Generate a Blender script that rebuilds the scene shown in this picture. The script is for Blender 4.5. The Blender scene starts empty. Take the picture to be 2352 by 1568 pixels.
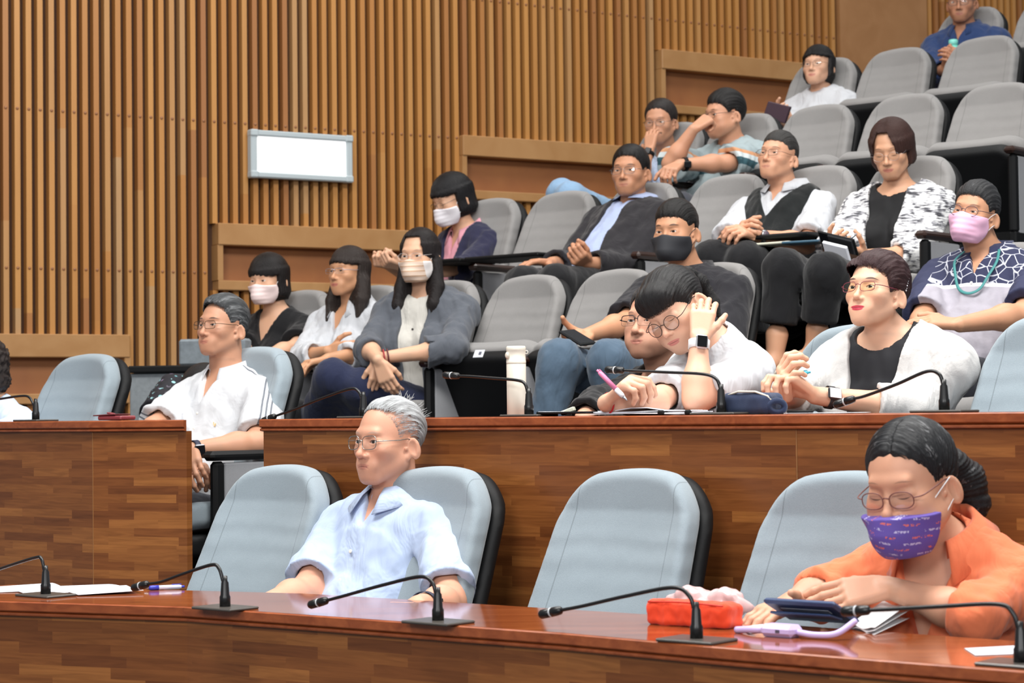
import bpy, math, os, random
import numpy as np
from mathutils import Vector, Matrix

# ---------------------------------------------------------------- camera
FPX, CX, CY = 4700.0, 1176.0, 784.0
CAM_Z = 1.15
_al, _ro = math.atan(158.0/FPX), math.radians(0.7)
_r0 = np.array([1.0, 0, 0]); _f = np.array([0, math.cos(_al), math.sin(_al)]); _u0 = np.array([0, -math.sin(_al), math.cos(_al)])
_u = _u0*math.cos(_ro) + _r0*math.sin(_ro); _r = _r0*math.cos(_ro) - _u0*math.sin(_ro)
CAM = np.array([0, 0, CAM_Z])
scene = bpy.context.scene
cam_d = bpy.data.cameras.new('camera'); cam = bpy.data.objects.new('camera', cam_d)
scene.collection.objects.link(cam)
cam_d.sensor_width = 36.0; cam_d.lens = 36.0*FPX/2352.0; cam_d.clip_start = 0.05; cam_d.clip_end = 100
M = Matrix.Identity(4)
for i in range(3):
    M[i][0], M[i][1], M[i][2], M[i][3] = _r[i], _u[i], -_f[i], CAM[i]
cam.matrix_world = M
cam_d.dof.use_dof = True; cam_d.dof.focus_distance = 5.7; cam_d.dof.aperture_fstop = 7.0
scene.camera = cam

# ---------------------------------------------------------------- light and exposure
scene.view_settings.view_transform = 'Standard'; scene.view_settings.look = 'None'
scene.view_settings.exposure = 0.0; scene.view_settings.gamma = 1.0
scene.view_settings.use_curve_mapping = False
world = bpy.data.worlds.new('hall'); scene.world = world; world.use_nodes = True
world.node_tree.nodes['Background'].inputs[0].default_value = (0.92, 0.96, 1.0, 1)
world.node_tree.nodes['Background'].inputs[1].default_value = 0.30
def area(name, loc, target, size, power, col=(1, 1, 1)):
    d = bpy.data.lights.new(name, 'AREA'); d.shape = 'RECTANGLE'; d.size, d.size_y = size; d.energy = power; d.color = col
    o = bpy.data.objects.new(name, d); scene.collection.objects.link(o); o.location = loc
    o.rotation_euler = (Vector(target)-Vector(loc)).to_track_quat('-Z', 'Y').to_euler()
    return o
# rows of ceiling lamps over the tiers, and the bright stage side behind the photographer
area('ceiling_lamp', (-1.5, 4.2, 5.4), (-1.5, 4.9, 0), (3.0, 1.2), 290, (1, .98, .94))
area('ceiling_lamp', (2.2, 4.6, 5.4), (2.0, 5.2, 0), (3.0, 1.2), 290, (1, .98, .94))
area('ceiling_lamp', (0.0, 8.4, 6.6), (0.0, 8.6, 0), (5.0, 1.2), 200, (1, .98, .94))
area('ceiling_lamp', (3.0, 11.2, 7.4), (2.5, 11.2, 0), (5.0, 1.2), 70, (1, .98, .94))
area('stage_light', (-2.5, -2.5, 3.9), (0.2, 5.0, 1.0), (2.6, 1.2), 235, (1, 1, 1))
area('stage_light', (2.2, -2.0, 3.6), (0.6, 5.0, 1.0), (2.0, 1.0), 135, (1, 1, 1))

# ---------------------------------------------------------------- pixel <-> space
TH = math.radians(40)
NROW = np.array([math.sin(TH), math.cos(TH), 0]); TROW = np.array([math.cos(TH), -math.sin(TH), 0]); FROW = -NROW
def ray(px, py):
    return _f + _r*((px-CX)/FPX) + _u*((CY-py)/FPX)
def hit(px, py, q):
    d = ray(px, py); return CAM + d*((q - NROW@CAM)/(NROW@d))
def hitz(px, py, z):
    d = ray(px, py); return CAM + d*((z-CAM_Z)/d[2])
def at(px, py, Y):
    d = ray(px, py); return CAM + d*(Y/d[1])
def proj(p):
    p = np.asarray(p, float)-CAM; w = p@_f
    return CX + FPX*(p@_r)/w, CY - FPX*(p@_u)/w
_wn = np.array([-.5184, .8551, 0]); _wc = 9.75
WU = np.array([.8551, .5184, 0]); WN = -_wn
def hitwall(px, py, off=0.0):
    d = ray(px, py); return CAM + d*((_wc-off)/(_wn@d))
WO = hitwall(0, 956); WO[2] = 0
def wall_sz(px, py):
    p = hitwall(px, py); return float((p-WO)@WU), float(p[2])

# ---------------------------------------------------------------- object helpers
col = scene.collection
def tag(o, label=None, cat=None, group=None, kind=None):
    if label: o['label'] = label
    if cat: o['category'] = cat
    if group: o['group'] = group
    if kind: o['kind'] = kind
    return o
def empty(name, loc=(0, 0, 0), rz=0.0):
    o = bpy.data.objects.new(name, None); col.objects.link(o)
    o.location = [float(v) for v in loc]; o.rotation_euler = (0, 0, rz); o.empty_display_size = .1
    return o
def thing(name, label, cat, loc=(0, 0, 0), rz=0.0, group=None):
    return tag(empty(name, loc, rz), label, cat, group)
def copy_tree(o, parent=None):
    c = o.copy(); col.objects.link(c); c.parent = parent
    for ch in o.children:
        copy_tree(ch, c)
    return c

class MB:
    """collects shapes and links them as one mesh object"""
    def __init__(s): s.v = []; s.f = []; s.m = []; s.sm = []; s.uv = []; s.n = 0
    def add(s, vs, fs, mat=0, smooth=True, uv=None):
        vs = np.asarray(vs, float).reshape(-1, 3)
        s.v.append(vs); s.uv.append(np.zeros((len(vs), 2)) if uv is None else np.asarray(uv, float))
        for f in fs:
            s.f.append([int(i)+s.n for i in f]); s.m.append(mat); s.sm.append(smooth)
        s.n += len(vs); return s
    def box(s, c, size, R=None, mat=0, bev=0.0):
        c = np.asarray(c, float); hx, hy, hz = np.asarray(size, float)/2
        R = np.eye(3) if R is None else np.asarray(R)
        if bev <= 0:
            P = np.array([[x, y, z] for z in (-hz, hz) for y in (-hy, hy) for x in (-hx, hx)])
            F = [(0, 2, 3, 1), (4, 5, 7, 6), (0, 1, 5, 4), (2, 6, 7, 3), (0, 4, 6, 2), (1, 3, 7, 5)]
            return s.add(P@R.T + c, F, mat, False)
        b = min(bev, hx*.98, hy*.98, hz*.98)
        # chamfered box: three offset face loops
        P = []; idx = {}
        for sx in (-1, 1):
            for sy in (-1, 1):
                for sz in (-1, 1):
                    for ax in range(3):
                        h = [hx, hy, hz]; q = [sx*(hx-b), sy*(hy-b), sz*(hz-b)]; q[ax] = (sx, sy, sz)[ax]*h[ax]
                        idx[(sx, sy, sz, ax)] = len(P); P.append(q)
        F = []
        def orient(f):
            a = np.array([P[i] for i in f]); n = np.cross(a[1]-a[0], a[2]-a[0])
            return f if n@a.mean(0) > 0 else f[::-1]
        for ax in range(3):
            o = [i for i in range(3) if i != ax]
            for sg in (-1, 1):
                q = []
                for a, b2 in ((-1, -1), (1, -1), (1, 1), (-1, 1)):
                    k = [0, 0, 0]; k[ax] = sg; k[o[0]] = a; k[o[1]] = b2; q.append(idx[(*k, ax)])
                F.append(orient(q))
        for ax in range(3):
            o = [i for i in range(3) if i != ax]
            for a in (-1, 1):
                for b2 in (-1, 1):
                    k1 = [0, 0, 0]; k2 = [0, 0, 0]; k1[o[0]] = k2[o[0]] = a; k1[o[1]] = k2[o[1]] = b2; k1[ax] = -1; k2[ax] = 1
                    F.append(orient([idx[(*k1, o[0])], idx[(*k2, o[0])], idx[(*k2, o[1])], idx[(*k1, o[1])]]))
        for sx in (-1, 1):
            for sy in (-1, 1):
                for sz in (-1, 1):
                    F.append(orient([idx[(sx, sy, sz, 0)], idx[(sx, sy, sz, 1)], idx[(sx, sy, sz, 2)]]))
        return s.add(np.array(P)@R.T + c, F, mat, False)
    def tube(s, pts, rad, n=10, mat=0, closed=False, cap=True, flat=None):
        pts = np.asarray(pts, float); m = len(pts); rad = np.broadcast_to(np.asarray(rad, float), (m,))
        if closed: tan = np.roll(pts, -1, 0)-np.roll(pts, 1, 0)
        else: tan = np.gradient(pts, axis=0)
        tan /= np.linalg.norm(tan, axis=1)[:, None]+1e-12
        ref = np.array([0, 0, 1.0]) if abs(tan[0][2]) < .9 else np.array([1.0, 0, 0])
        u = np.cross(ref, tan[0]); u /= np.linalg.norm(u); V = []
        ang = np.arange(n)*2*math.pi/n
        for i in range(m):
            u = u - tan[i]*(u@tan[i]); u /= np.linalg.norm(u); w = np.cross(tan[i], u)
            fl = 1.0 if flat is None else flat
            V.append(pts[i] + rad[i]*(np.cos(ang)[:, None]*u + fl*np.sin(ang)[:, None]*w))
        V = np.concatenate(V); F = []
        for i in range(m if closed else m-1):
            j = (i+1) % m
            for k in range(n):
                k2 = (k+1) % n; F.append((i*n+k, i*n+k2, j*n+k2, j*n+k))
        if cap and not closed:
            F.append(tuple(range(n))[::-1]); F.append(tuple((m-1)*n+k for k in range(n)))
        return s.add(V, F, mat, True)
    def lathe(s, prof, o=(0, 0, 0), R=None, n=24, mat=0):
        prof = np.asarray(prof, float); ang = np.arange(n)*2*math.pi/n
        R = np.eye(3) if R is None else np.asarray(R)
        V = np.concatenate([np.stack([r*np.cos(ang), r*np.sin(ang), np.full(n, z)], 1) for r, z in prof])
        F = []
        for i in range(len(prof)-1):
            for k in range(n):
                k2 = (k+1) % n; F.append((i*n+k, i*n+k2, (i+1)*n+k2, (i+1)*n+k))
        F.append(tuple(range(n))[::-1]); F.append(tuple((len(prof)-1)*n+k for k in range(n)))
        return s.add(V@R.T+np.asarray(o), F, mat, True)
    def grid(s, P, mat=0, smooth=True, uv=None, close_u=False):
        P = np.asarray(P, float); a, b = P.shape[:2]; F = []
        for i in range(a-1):
            for j in range(b if close_u else b-1):
                j2 = (j+1) % b; F.append((i*b+j, i*b+j2, (i+1)*b+j2, (i+1)*b+j))
        return s.add(P.reshape(-1, 3), F, mat, smooth, None if uv is None else np.asarray(uv).reshape(-1, 2))
    def sheet(s, P, t, mat=0, nrm=None):
        """a grid given a thickness t along its normal"""
        P = np.asarray(P, float); a, b = P.shape[:2]
        du = np.gradient(P, axis=1); dv = np.gradient(P, axis=0); n = np.cross(du, dv); n /= np.linalg.norm(n, axis=2)[..., None]+1e-12
        Q = P - n*t; V = np.concatenate([P.reshape(-1, 3), Q.reshape(-1, 3)]); o = a*b; F = []
        for i in range(a-1):
            for j in range(b-1):
                q = (i*b+j, i*b+j+1, (i+1)*b+j+1, (i+1)*b+j); F.append(q); F.append(tuple(k+o for k in q[::-1]))
        rim = [j for j in range(b)] + [i*b+b-1 for i in range(1, a)] + [(a-1)*b+j for j in range(b-2, -1, -1)] + [i*b for i in range(a-2, 0, -1)]
        for k in range(len(rim)):
            i, j = rim[k], rim[(k+1) % len(rim)]; F.append((j, i, i+o, j+o))
        return s.add(V, F, mat, True)
    def prism(s, poly, z0, z1, mat=0):
        poly = np.asarray(poly, float); n = len(poly)
        a = 0.5*np.sum(poly[:, 0]*np.roll(poly[:, 1], -1)-np.roll(poly[:, 0], -1)*poly[:, 1])
        if a < 0: poly = poly[::-1]
        V = np.concatenate([np.c_[poly, np.full(n, z0)], np.c_[poly, np.full(n, z1)]])
        F = [tuple(range(n))[::-1], tuple(range(n, 2*n))] + [(i, (i+1) % n, n+(i+1) % n, n+i) for i in range(n)]
        return s.add(V, F, mat, False)
    def obj(s, name, mats, parent=None, origin=None):
        me = bpy.data.meshes.new(name); V = np.concatenate(s.v)
        if origin is not None: V = V-np.asarray(origin)
        me.from_pydata(V.tolist(), [], s.f)
        if not isinstance(mats, (list, tuple)): mats = [mats]
        for m in mats: me.materials.append(m)
        me.polygons.foreach_set('material_index', s.m); me.polygons.foreach_set('use_smooth', s.sm)
        uvv = np.concatenate(s.uv)
        if np.any(uvv):
            uvl = me.uv_layers.new(name='uv'); li = np.zeros(len(me.loops), int); me.loops.foreach_get('vertex_index', li)
            uvl.data.foreach_set('uv', uvv[li].ravel())
        me.update()
        o = bpy.data.objects.new(name, me); col.objects.link(o)
        if origin is not None and parent is None: o.location = [float(v) for v in origin]
        if parent: o.parent = parent
        return o

# ---------------------------------------------------------------- signed distance meshing
def vlen(a): return np.sqrt(np.einsum('ij,ij->i', a, a))
def smin(a, b, k):
    h = np.maximum(k-np.abs(a-b), 0)/k
    return np.minimum(a, b)-h*h*k*.25
def smax(a, b, k): return -smin(-a, -b, k)
def cone(p, a, b, r1, r2):
    a = np.asarray(a, float); ab = np.asarray(b, float)-a; pa = p-a
    t = np.clip(pa@ab/(ab@ab+1e-12), 0, 1)
    return vlen(pa-t[:, None]*ab)-(r1+(r2-r1)*t)
def ell(p, c, r, R=None):
    q = p-np.asarray(c, float)
    if R is not None: q = q@np.asarray(R)
    r = np.asarray(r, float); k0 = vlen(q/r); k1 = vlen(q/(r*r))+1e-9
    return k0*(k0-1)/k1
def rbox(p, c, h, r, R=None):
    q = p-np.asarray(c, float)
    if R is not None: q = q@np.asarray(R)
    q = np.abs(q)-(np.asarray(h, float)-r)
    return vlen(np.maximum(q, 0))+np.minimum(q.max(1), 0)-r
def surf(f, lo, hi, h, B=8, marg=1.25, newton=True):
    """surface net of f = 0 in the box lo..hi with cell h; only blocks near the surface are sampled"""
    lo = np.asarray(lo, float); hi = np.asarray(hi, float)
    nb = np.maximum(np.ceil((hi-lo)/(B*h)).astype(int), 1)
    bi = np.stack(np.meshgrid(*[np.arange(k) for k in nb], indexing='ij'), -1).reshape(-1, 3)
    cen = lo+(bi+.5)*B*h
    v = f(cen); bi = bi[np.abs(v) < B*h*.87*marg+.004]
    g = np.arange(B+1); off = np.stack(np.meshgrid(g, g, g, indexing='ij'), -1).reshape(-1, 3)
    N = nb*B+2; ids = []; pos = []; s0 = []
    corner = np.array([[i, j, k] for i in (0, 1) for j in (0, 1) for k in (0, 1)])
    edges = [(a, b) for a in range(8) for b in range(a+1, 8) if np.abs(corner[a]-corner[b]).sum() == 1]
    for c0 in range(0, len(bi), 160):
        b = bi[c0:c0+160]
        P = lo+(b[:, None, :]*B+off[None])*h
        V = f(P.reshape(-1, 3)).reshape(len(b), B+1, B+1, B+1)
        S = V < 0
        C = np.zeros((len(b), B, B, B), int)
        for i, j, k in corner: C += S[:, i:B+i, j:B+j, k:B+k]
        idx = np.argwhere((C > 0) & (C < 8))
        if not len(idx): continue
        W = np.stack([V[idx[:, 0], idx[:, 1]+i, idx[:, 2]+j, idx[:, 3]+k] for i, j, k in corner], 1)
        acc = np.zeros((len(idx), 3)); cnt = np.zeros(len(idx))
        for a, e in edges:
            m = (W[:, a] < 0) != (W[:, e] < 0)
            t = W[m, a]/(W[m, a]-W[m, e])
            acc[m] += corner[a]+(corner[e]-corner[a])*t[:, None]; cnt[m] += 1
        cell = b[idx[:, 0]]*B+idx[:, 1:]
        pos.append(lo+(cell+acc/cnt[:, None])*h)
        ids.append((cell[:, 0]*N[1]+cell[:, 1])*N[2]+cell[:, 2]); s0.append(W[:, [0, 4, 2, 1]] < 0)
    if not ids: return np.zeros((0, 3)), np.zeros((0, 4), int)
    ids = np.concatenate(ids); pos = np.concatenate(pos); s0 = np.concatenate(s0)
    o = np.argsort(ids); ids = ids[o]; pos = pos[o]; s0 = s0[o]
    if newton:
        for _ in range(1):
            e = h*.25; f0 = f(pos)
            g = np.stack([f(pos+np.eye(3)[a]*e)-f0 for a in range(3)], 1)/e
            g2 = np.einsum('ij,ij->i', g, g)+1e-6
            st = -(f0/g2)[:, None]*g; L = vlen(st)[:, None]
            pos = pos+st*np.minimum(1, .5*h/(L+1e-9))
    stp = [N[1]*N[2], N[2], 1]; Q = []
    for ax in range(3):
        p, q = (ax+1) % 3, (ax+2) % 3
        m = np.where(s0[:, 0] != s0[:, 1+ax])[0]
        a = ids[m]; cand = np.stack([a, a-stp[p], a-stp[p]-stp[q], a-stp[q]], 1)
        w = np.searchsorted(ids, cand); w = np.minimum(w, len(ids)-1)
        ok = (ids[w] == cand).all(1); w = w[ok]; ins = s0[m][ok, 0]
        w[~ins] = w[~ins][:, ::-1]; Q.append(w)
    return pos, np.concatenate(Q)
def np_mesh(name, V, Q, mats, parent=None, attrs=None, mi=None, origin=None, smooth=True):
    me = bpy.data.meshes.new(name); V = np.asarray(V, np.float32)
    if origin is not None: V = V-np.asarray(origin, np.float32)
    me.vertices.add(len(V)); me.vertices.foreach_set('co', V.ravel())
    Q = np.asarray(Q, np.int32); me.loops.add(Q.size); me.loops.foreach_set('vertex_index', Q.ravel())
    me.polygons.add(len(Q)); me.polygons.foreach_set('loop_start', np.arange(len(Q), dtype=np.int32)*Q.shape[1])
    me.polygons.foreach_set('use_smooth', np.full(len(Q), smooth))
    if not isinstance(mats, (list, tuple)): mats = [mats]
    for m in mats: me.materials.append(m)
    if mi is not None: me.polygons.foreach_set('material_index', np.asarray(mi, np.int32))
    me.update(calc_edges=True)
    for k, a in (attrs or {}).items():
        a = np.asarray(a, np.float32)
        if a.shape[1] == 4:
            at_ = me.attributes.new(k, 'FLOAT_COLOR', 'POINT'); at_.data.foreach_set('color', a.ravel())
        else:
            at_ = me.attributes.new(k, 'FLOAT_VECTOR', 'POINT'); at_.data.foreach_set('vector', a.ravel())
    o = bpy.data.objects.new(name, me); col.objects.link(o)
    if parent: o.parent = parent
    return o
def rot(ax, a):
    a = math.radians(a); c, s = math.cos(a), math.sin(a)
    return np.array({'x': [[1, 0, 0], [0, c, -s], [0, s, c]], 'y': [[c, 0, s], [0, 1, 0], [-s, 0, c]], 'z': [[c, -s, 0], [s, c, 0], [0, 0, 1]]}[ax])
def unit(v): v = np.asarray(v, float); return v/(np.linalg.norm(v)+1e-12)
def lerp(a, b, t): return a+(b-a)*t
def spline(P, n=24):
    P = np.asarray(P, float); Q = np.vstack([2*P[0]-P[1], P, 2*P[-1]-P[-2]]); out = []
    for i in range(len(P)-1):
        a, b, c, d = Q[i:i+4]
        for t in np.linspace(0, 1, n, endpoint=False):
            out.append(.5*(2*b+(c-a)*t+(2*a-5*b+4*c-d)*t*t+(3*b-a-3*c+d)*t**3))
    out.append(P[-1]); return np.array(out)

# ---------------------------------------------------------------- materials
def srgb(r, g, b): return tuple((c/12.92 if c <= .04045 else ((c+.055)/1.055)**2.4) for c in (r/255, g/255, b/255))+(1,)
class NT:
    def __init__(s, name):
        s.m = bpy.data.materials.new(name); s.m.use_nodes = True; s.t = s.m.node_tree
        s.b = s.t.nodes['Principled BSDF']
    def n(s, typ, **kw):
        x = s.t.nodes.new('ShaderNode'+typ)
        for k, v in kw.items():
            if k in x.inputs: x.inputs[k].default_value = v
            else: setattr(x, k, v)
        return x
    def l(s, a, b): s.t.links.new(a, b)
    def ramp(s, fac, stops, interp='LINEAR'):
        r = s.n('ValToRGB'); e = r.color_ramp; e.interpolation = interp
        while len(e.elements) < len(stops): e.elements.new(.5)
        for el, (p, c) in zip(e.elements, stops): el.position = p; el.color = c
        s.l(fac, r.inputs[0]); return r
    def mix(s, fac, a, b, blend='MIX'):
        x = s.n('Mix', data_type='RGBA', blend_type=blend)
        for i, v in ((0, fac), (6, a), (7, b)):
            if hasattr(v, 'links'): s.l(v, x.inputs[i])
            else: x.inputs[i].default_value = v
        return x.outputs[2]
    def math(s, op, a, b=0.0, c=None):
        x = s.n('Math', operation=op)
        for i, v in enumerate((a, b) if c is None else (a, b, c)):
            if hasattr(v, 'links'): s.l(v, x.inputs[i])
            else: x.inputs[i].default_value = v
        return x.outputs[0]
    def bump(s, h, strength=.3, dist=.002):
        x = s.n('Bump'); x.inputs['Strength'].default_value = strength; x.inputs['Distance'].default_value = dist
        s.l(h, x.inputs['Height']); s.l(x.outputs[0], s.b.inputs['Normal']); return x
    def base(s, v):
        if hasattr(v, 'links'): s.l(v, s.b.inputs['Base Color'])
        else: s.b.inputs['Base Color'].default_value = v
    def set(s, **kw):
        for k, v in kw.items(): s.b.inputs[k.replace('_', ' ')].default_value = v
        return s
MATS = {}
def plain(name, c, rough=.6, **kw):
    if name not in MATS:
        k = NT(name); k.base(srgb(*c)); k.set(Roughness=rough, **kw); MATS[name] = k.m
    return MATS[name]
def fabric(name, c, weave=900, rough=.85, var=.05, bump=.25, folds=0.0):
    """woven cloth: fine noise in colour and relief"""
    if name in MATS: return MATS[name]
    k = NT(name); tc = k.n('TexCoord'); c = srgb(*c)
    a = k.n('TexNoise', Scale=weave, Detail=2.0); k.l(tc.outputs['Object'], a.inputs['Vector'])
    b = k.n('TexNoise', Scale=9.0, Detail=4.0); k.l(tc.outputs['Object'], b.inputs['Vector'])
    d = tuple(x*(1-2.2*var) for x in c[:3])+(1,); e = tuple(min(1, x*(1+1.2*var)) for x in c[:3])+(1,)
    r = k.ramp(k.math('ADD', k.math('MULTIPLY', a.outputs[0], .6), k.math('MULTIPLY', b.outputs[0], .4)), [(.3, d), (.7, e)])
    k.base(r.outputs[0]); k.set(Roughness=rough); k.b.inputs['Sheen Weight'].default_value = .15
    k.b.inputs['Specular IOR Level'].default_value = .25
    h = a.outputs[0]
    if folds > 0:
        mp = k.n('Mapping'); mp.inputs['Scale'].default_value = (1, 1, .45); k.l(tc.outputs['Object'], mp.inputs[0])
        w = k.n('TexNoise', Scale=13.0, Detail=3.0, Roughness=.55, Distortion=.7); k.l(mp.outputs[0], w.inputs['Vector'])
        b1 = k.n('Bump'); b1.inputs['Strength'].default_value = folds; b1.inputs['Distance'].default_value = .03; k.l(w.outputs[0], b1.inputs['Height'])
        b2 = k.n('Bump'); b2.inputs['Strength'].default_value = bump; b2.inputs['Distance'].default_value = .001; k.l(h, b2.inputs['Height'])
        k.l(b1.outputs[0], b2.inputs['Normal']); k.l(b2.outputs[0], k.b.inputs['Normal'])
    else: k.bump(h, bump, .001)
    MATS[name] = k.m; return k.m
# ================================================================ the hall
black_plastic = plain('black_plastic', (11, 12, 14), .6)
MATS['black_plastic'].node_tree.nodes['Principled BSDF'].inputs['Specular IOR Level'].default_value = .25
dark_wood = plain('dark_stained_wood', (44, 24, 16), .3)
def mat_slats():
    k = NT('slat_wood'); tc = k.n('TexCoord'); sp = k.n('SeparateXYZ'); k.l(tc.outputs['Object'], sp.inputs[0])
    idx = k.math('FLOOR', k.math('DIVIDE', sp.outputs[0], .0573))
    wn = k.n('TexWhiteNoise', noise_dimensions='2D'); cb = k.n('CombineXYZ'); k.l(idx, cb.inputs[0])
    jn = k.math('FLOOR', k.math('DIVIDE', k.math('ADD', sp.outputs[2], k.math('MULTIPLY', k.math('SINE', k.math('MULTIPLY', idx, 7.3)), .5)), 2.1))
    k.l(jn, cb.inputs[1]); k.l(cb.outputs[0], wn.inputs[0])
    r = k.ramp(wn.outputs[0], [(0, srgb(152, 100, 58)), (.3, srgb(178, 122, 62)), (.6, srgb(192, 138, 74)), (.85, srgb(180, 134, 82)), (1, srgb(180, 146, 104))])
    mp = k.n('Mapping'); mp.inputs['Scale'].default_value = (30, 30, 1.5); k.l(tc.outputs['Object'], mp.inputs[0])
    ns = k.n('TexNoise', Scale=1.6, Detail=5.0); k.l(mp.outputs[0], ns.inputs['Vector'])
    c = k.mix(k.math('MULTIPLY', ns.outputs[0], .55), r.outputs[0], srgb(150, 98, 50))
    k.base(c); k.set(Roughness=.45); return k.m
def mat_planks():
    """butcher block: short strips of teak, different browns"""
    k = NT('strip_teak'); uv = k.n('UVMap')
    br = k.n('TexBrick', offset=.37, offset_frequency=2, squash=.7, squash_frequency=3)
    br.inputs['Scale'].default_value = 1.0; br.inputs['Mortar Size'].default_value = 0.0; br.inputs['Brick Width'].default_value = .26; br.inputs['Row Height'].default_value = .0265
    br.inputs['Color1'].default_value = (0, 0, 0, 1); br.inputs['Color2'].default_value = (1, 1, 1, 1); br.inputs['Bias'].default_value = 0.0
    k.l(uv.outputs[0], br.inputs['Vector'])
    r = k.ramp(br.outputs[0], [(0, srgb(110, 62, 31)), (.35, srgb(126, 74, 37)), (.7, srgb(137, 83, 42)), (1, srgb(156, 99, 51))])
    mp = k.n('Mapping'); mp.inputs['Scale'].default_value = (5, 70, 1); k.l(uv.outputs[0], mp.inputs[0])
    off = k.n('Mix', data_type='VECTOR'); va = k.n('VectorMath', operation='MULTIPLY_ADD'); k.l(br.outputs[0], va.inputs[0]); va.inputs[1].default_value = (7, 13, 3); k.l(mp.outputs[0], va.inputs[2])
    ns = k.n('TexNoise', Scale=1.0, Detail=6.0, Distortion=1.2); k.l(va.outputs[0], ns.inputs['Vector'])
    g = k.ramp(ns.outputs[0], [(.3, (.72, .68, .65, 1)), (.62, (1.04, 1.03, 1.02, 1))])
    c = k.mix(1.0, r.outputs[0], g.outputs[0], 'MULTIPLY')
    k.base(c); k.set(Roughness=.32); k.b.inputs['Specular IOR Level'].default_value = .4; return k.m
def mat_redwood(name, c1, c2, rough):
    k = NT(name); tc = k.n('TexCoord'); mp = k.n('Mapping'); mp.inputs['Rotation'].default_value = (0, 0, TH); mp.inputs['Scale'].default_value = (3, 40, 40)
    k.l(tc.outputs['Object'], mp.inputs[0]); ns = k.n('TexNoise', Scale=1.0, Detail=5.0, Distortion=.8); k.l(mp.outputs[0], ns.inputs['Vector'])
    r = k.ramp(ns.outputs[0], [(.3, srgb(*c1)), (.7, srgb(*c2))]); k.base(r.outputs[0]); k.set(Roughness=rough); return k.m
def mat_beam(name, c1, c2):
    k = NT(name); tc = k.n('TexCoord'); ns = k.n('TexNoise', Scale=5.0, Detail=5.0, Distortion=.6); k.l(tc.outputs['Object'], ns.inputs['Vector'])
    r = k.ramp(ns.outputs[0], [(.3, srgb(*c1)), (.75, srgb(*c2))]); k.base(r.outputs[0]); k.set(Roughness=.5); return k.m
slat_m = mat_slats(); plank_m = mat_planks(); trim_m = mat_redwood('red_trim_wood', (126, 60, 30), (156, 82, 44), .28)
top_m = mat_redwood('polished_top', (120, 58, 30), (150, 80, 44), .09)
beam_m = mat_beam('beam_veneer', (158, 114, 68), (174, 132, 86)); recess_m = mat_beam('recess_veneer', (142, 90, 54), (156, 102, 60))
panel_m = mat_beam('panel_veneer', (150, 104, 62), (166, 120, 78)); back_m = plain('slat_backing', (70, 42, 22), .8)
carpet_m = fabric('carpet', (66, 70, 76), 400, .95, .12, .6)
screw_m = plain('screw_brown', (140, 92, 56), .4)

# wall with its slats; local x runs along the wall, z up
WR = math.atan2(WU[1], WU[0])
def wall_obj(mb, name, mats, kind='structure'):
    o = mb.obj(name, mats); o.location = WO; o.rotation_euler = (0, 0, WR); o['kind'] = kind; return o
S = lambda px, py: wall_sz(px, py)[0]
Zw = lambda px, py: wall_sz(px, py)[1]
frames = [  # left end px, right end px, y beam top, y beam bottom, y recess bottom (measured near given px)
    (-60, 290, (145, 768), (145, 821), (150, 904)),
    (492, 962, (505, 514), (505, 564), (678, 649)),
    (1052, 1425, (1065, 313), (1100, 362), (1130, 441)),
    (1508, 1838, (1515, 116), (1517, 161), (1562, 245))]
FR = []
for a, b, t, u, r in frames:
    zt, zb, zr = Zw(*t), Zw(*u), Zw(*r)
    FR.append((S(a, t[1]), S(b, t[1]), zt, zb, zr))
s_end = S(1922, 60); s_pan = S(2125, 60)
mb = MB(); PIT = .0573; ZT = 4.6
mb.box((3.2, .055, 2.3), (9.4, .05, 4.6))
wall_left = wall_obj(mb, 'wall_left', back_m)
mb = MB(); sc = MB(); rng = random.Random(5)
rows_z = [Zw(400, 274), Zw(250, 621)]
for z in list(rows_z):
    pass
rows_z += [rows_z[0]+(rows_z[0]-rows_z[1])]
i0 = int(-1.3/PIT)
for i in range(i0, int(7.2/PIT)):
    s = (i+.5)*PIT
    if s_end < s < s_pan: continue
    segs = [(0.25, ZT)]
    for (a, b, zt, zb, zr) in FR:
        if a-.01 < s < b+.01:
            segs = [(0.25, zr-.05), (zt, ZT)]
    for z0, z1 in segs:
        mb.box((s, .006, (z0+z1)/2), (.0275, .048, z1-z0))
    for z in rows_z:
        if any(z0+.02 < z < z1-.02 for z0, z1 in segs):
            sc.lathe([(.0085, 0), (.0075, .003), (.004, .0045)], (s, -.0175, z), rot('x', 90), 8)
sl = mb.obj('slats', slat_m, wall_left); sc.obj('screws', screw_m, wall_left)
for i, (a, b, zt, zb, zr) in enumerate(FR):
    mb = MB(); L = b-a; c = (a+b)/2
    mb.box((c, -.012, (zt+zb)/2), (L, .09, zt-zb), mat=0, bev=.004)
    mb.box((a+.012, -.01, (zb+zr)/2), (.03, .08, zb-zr), mat=0)
    mb.box((b-.012, -.01, (zb+zr)/2), (.03, .08, zb-zr), mat=0)
    mb.box((c, -.01, zr-.025), (L, .085, .05), mat=0, bev=.004)
    mb.box((c, .036, (zb+zr)/2), (L-.05, .02, zb-zr), mat=1)
    wall_obj(mb, 'trim_%d' % (i+1), [beam_m, recess_m])
mb = MB(); mb.box(((s_end+s_pan)/2, .0, 2.4), (s_pan-s_end-.01, .05, 4.4)); wall_obj(mb, 'trim_5', panel_m)

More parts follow.
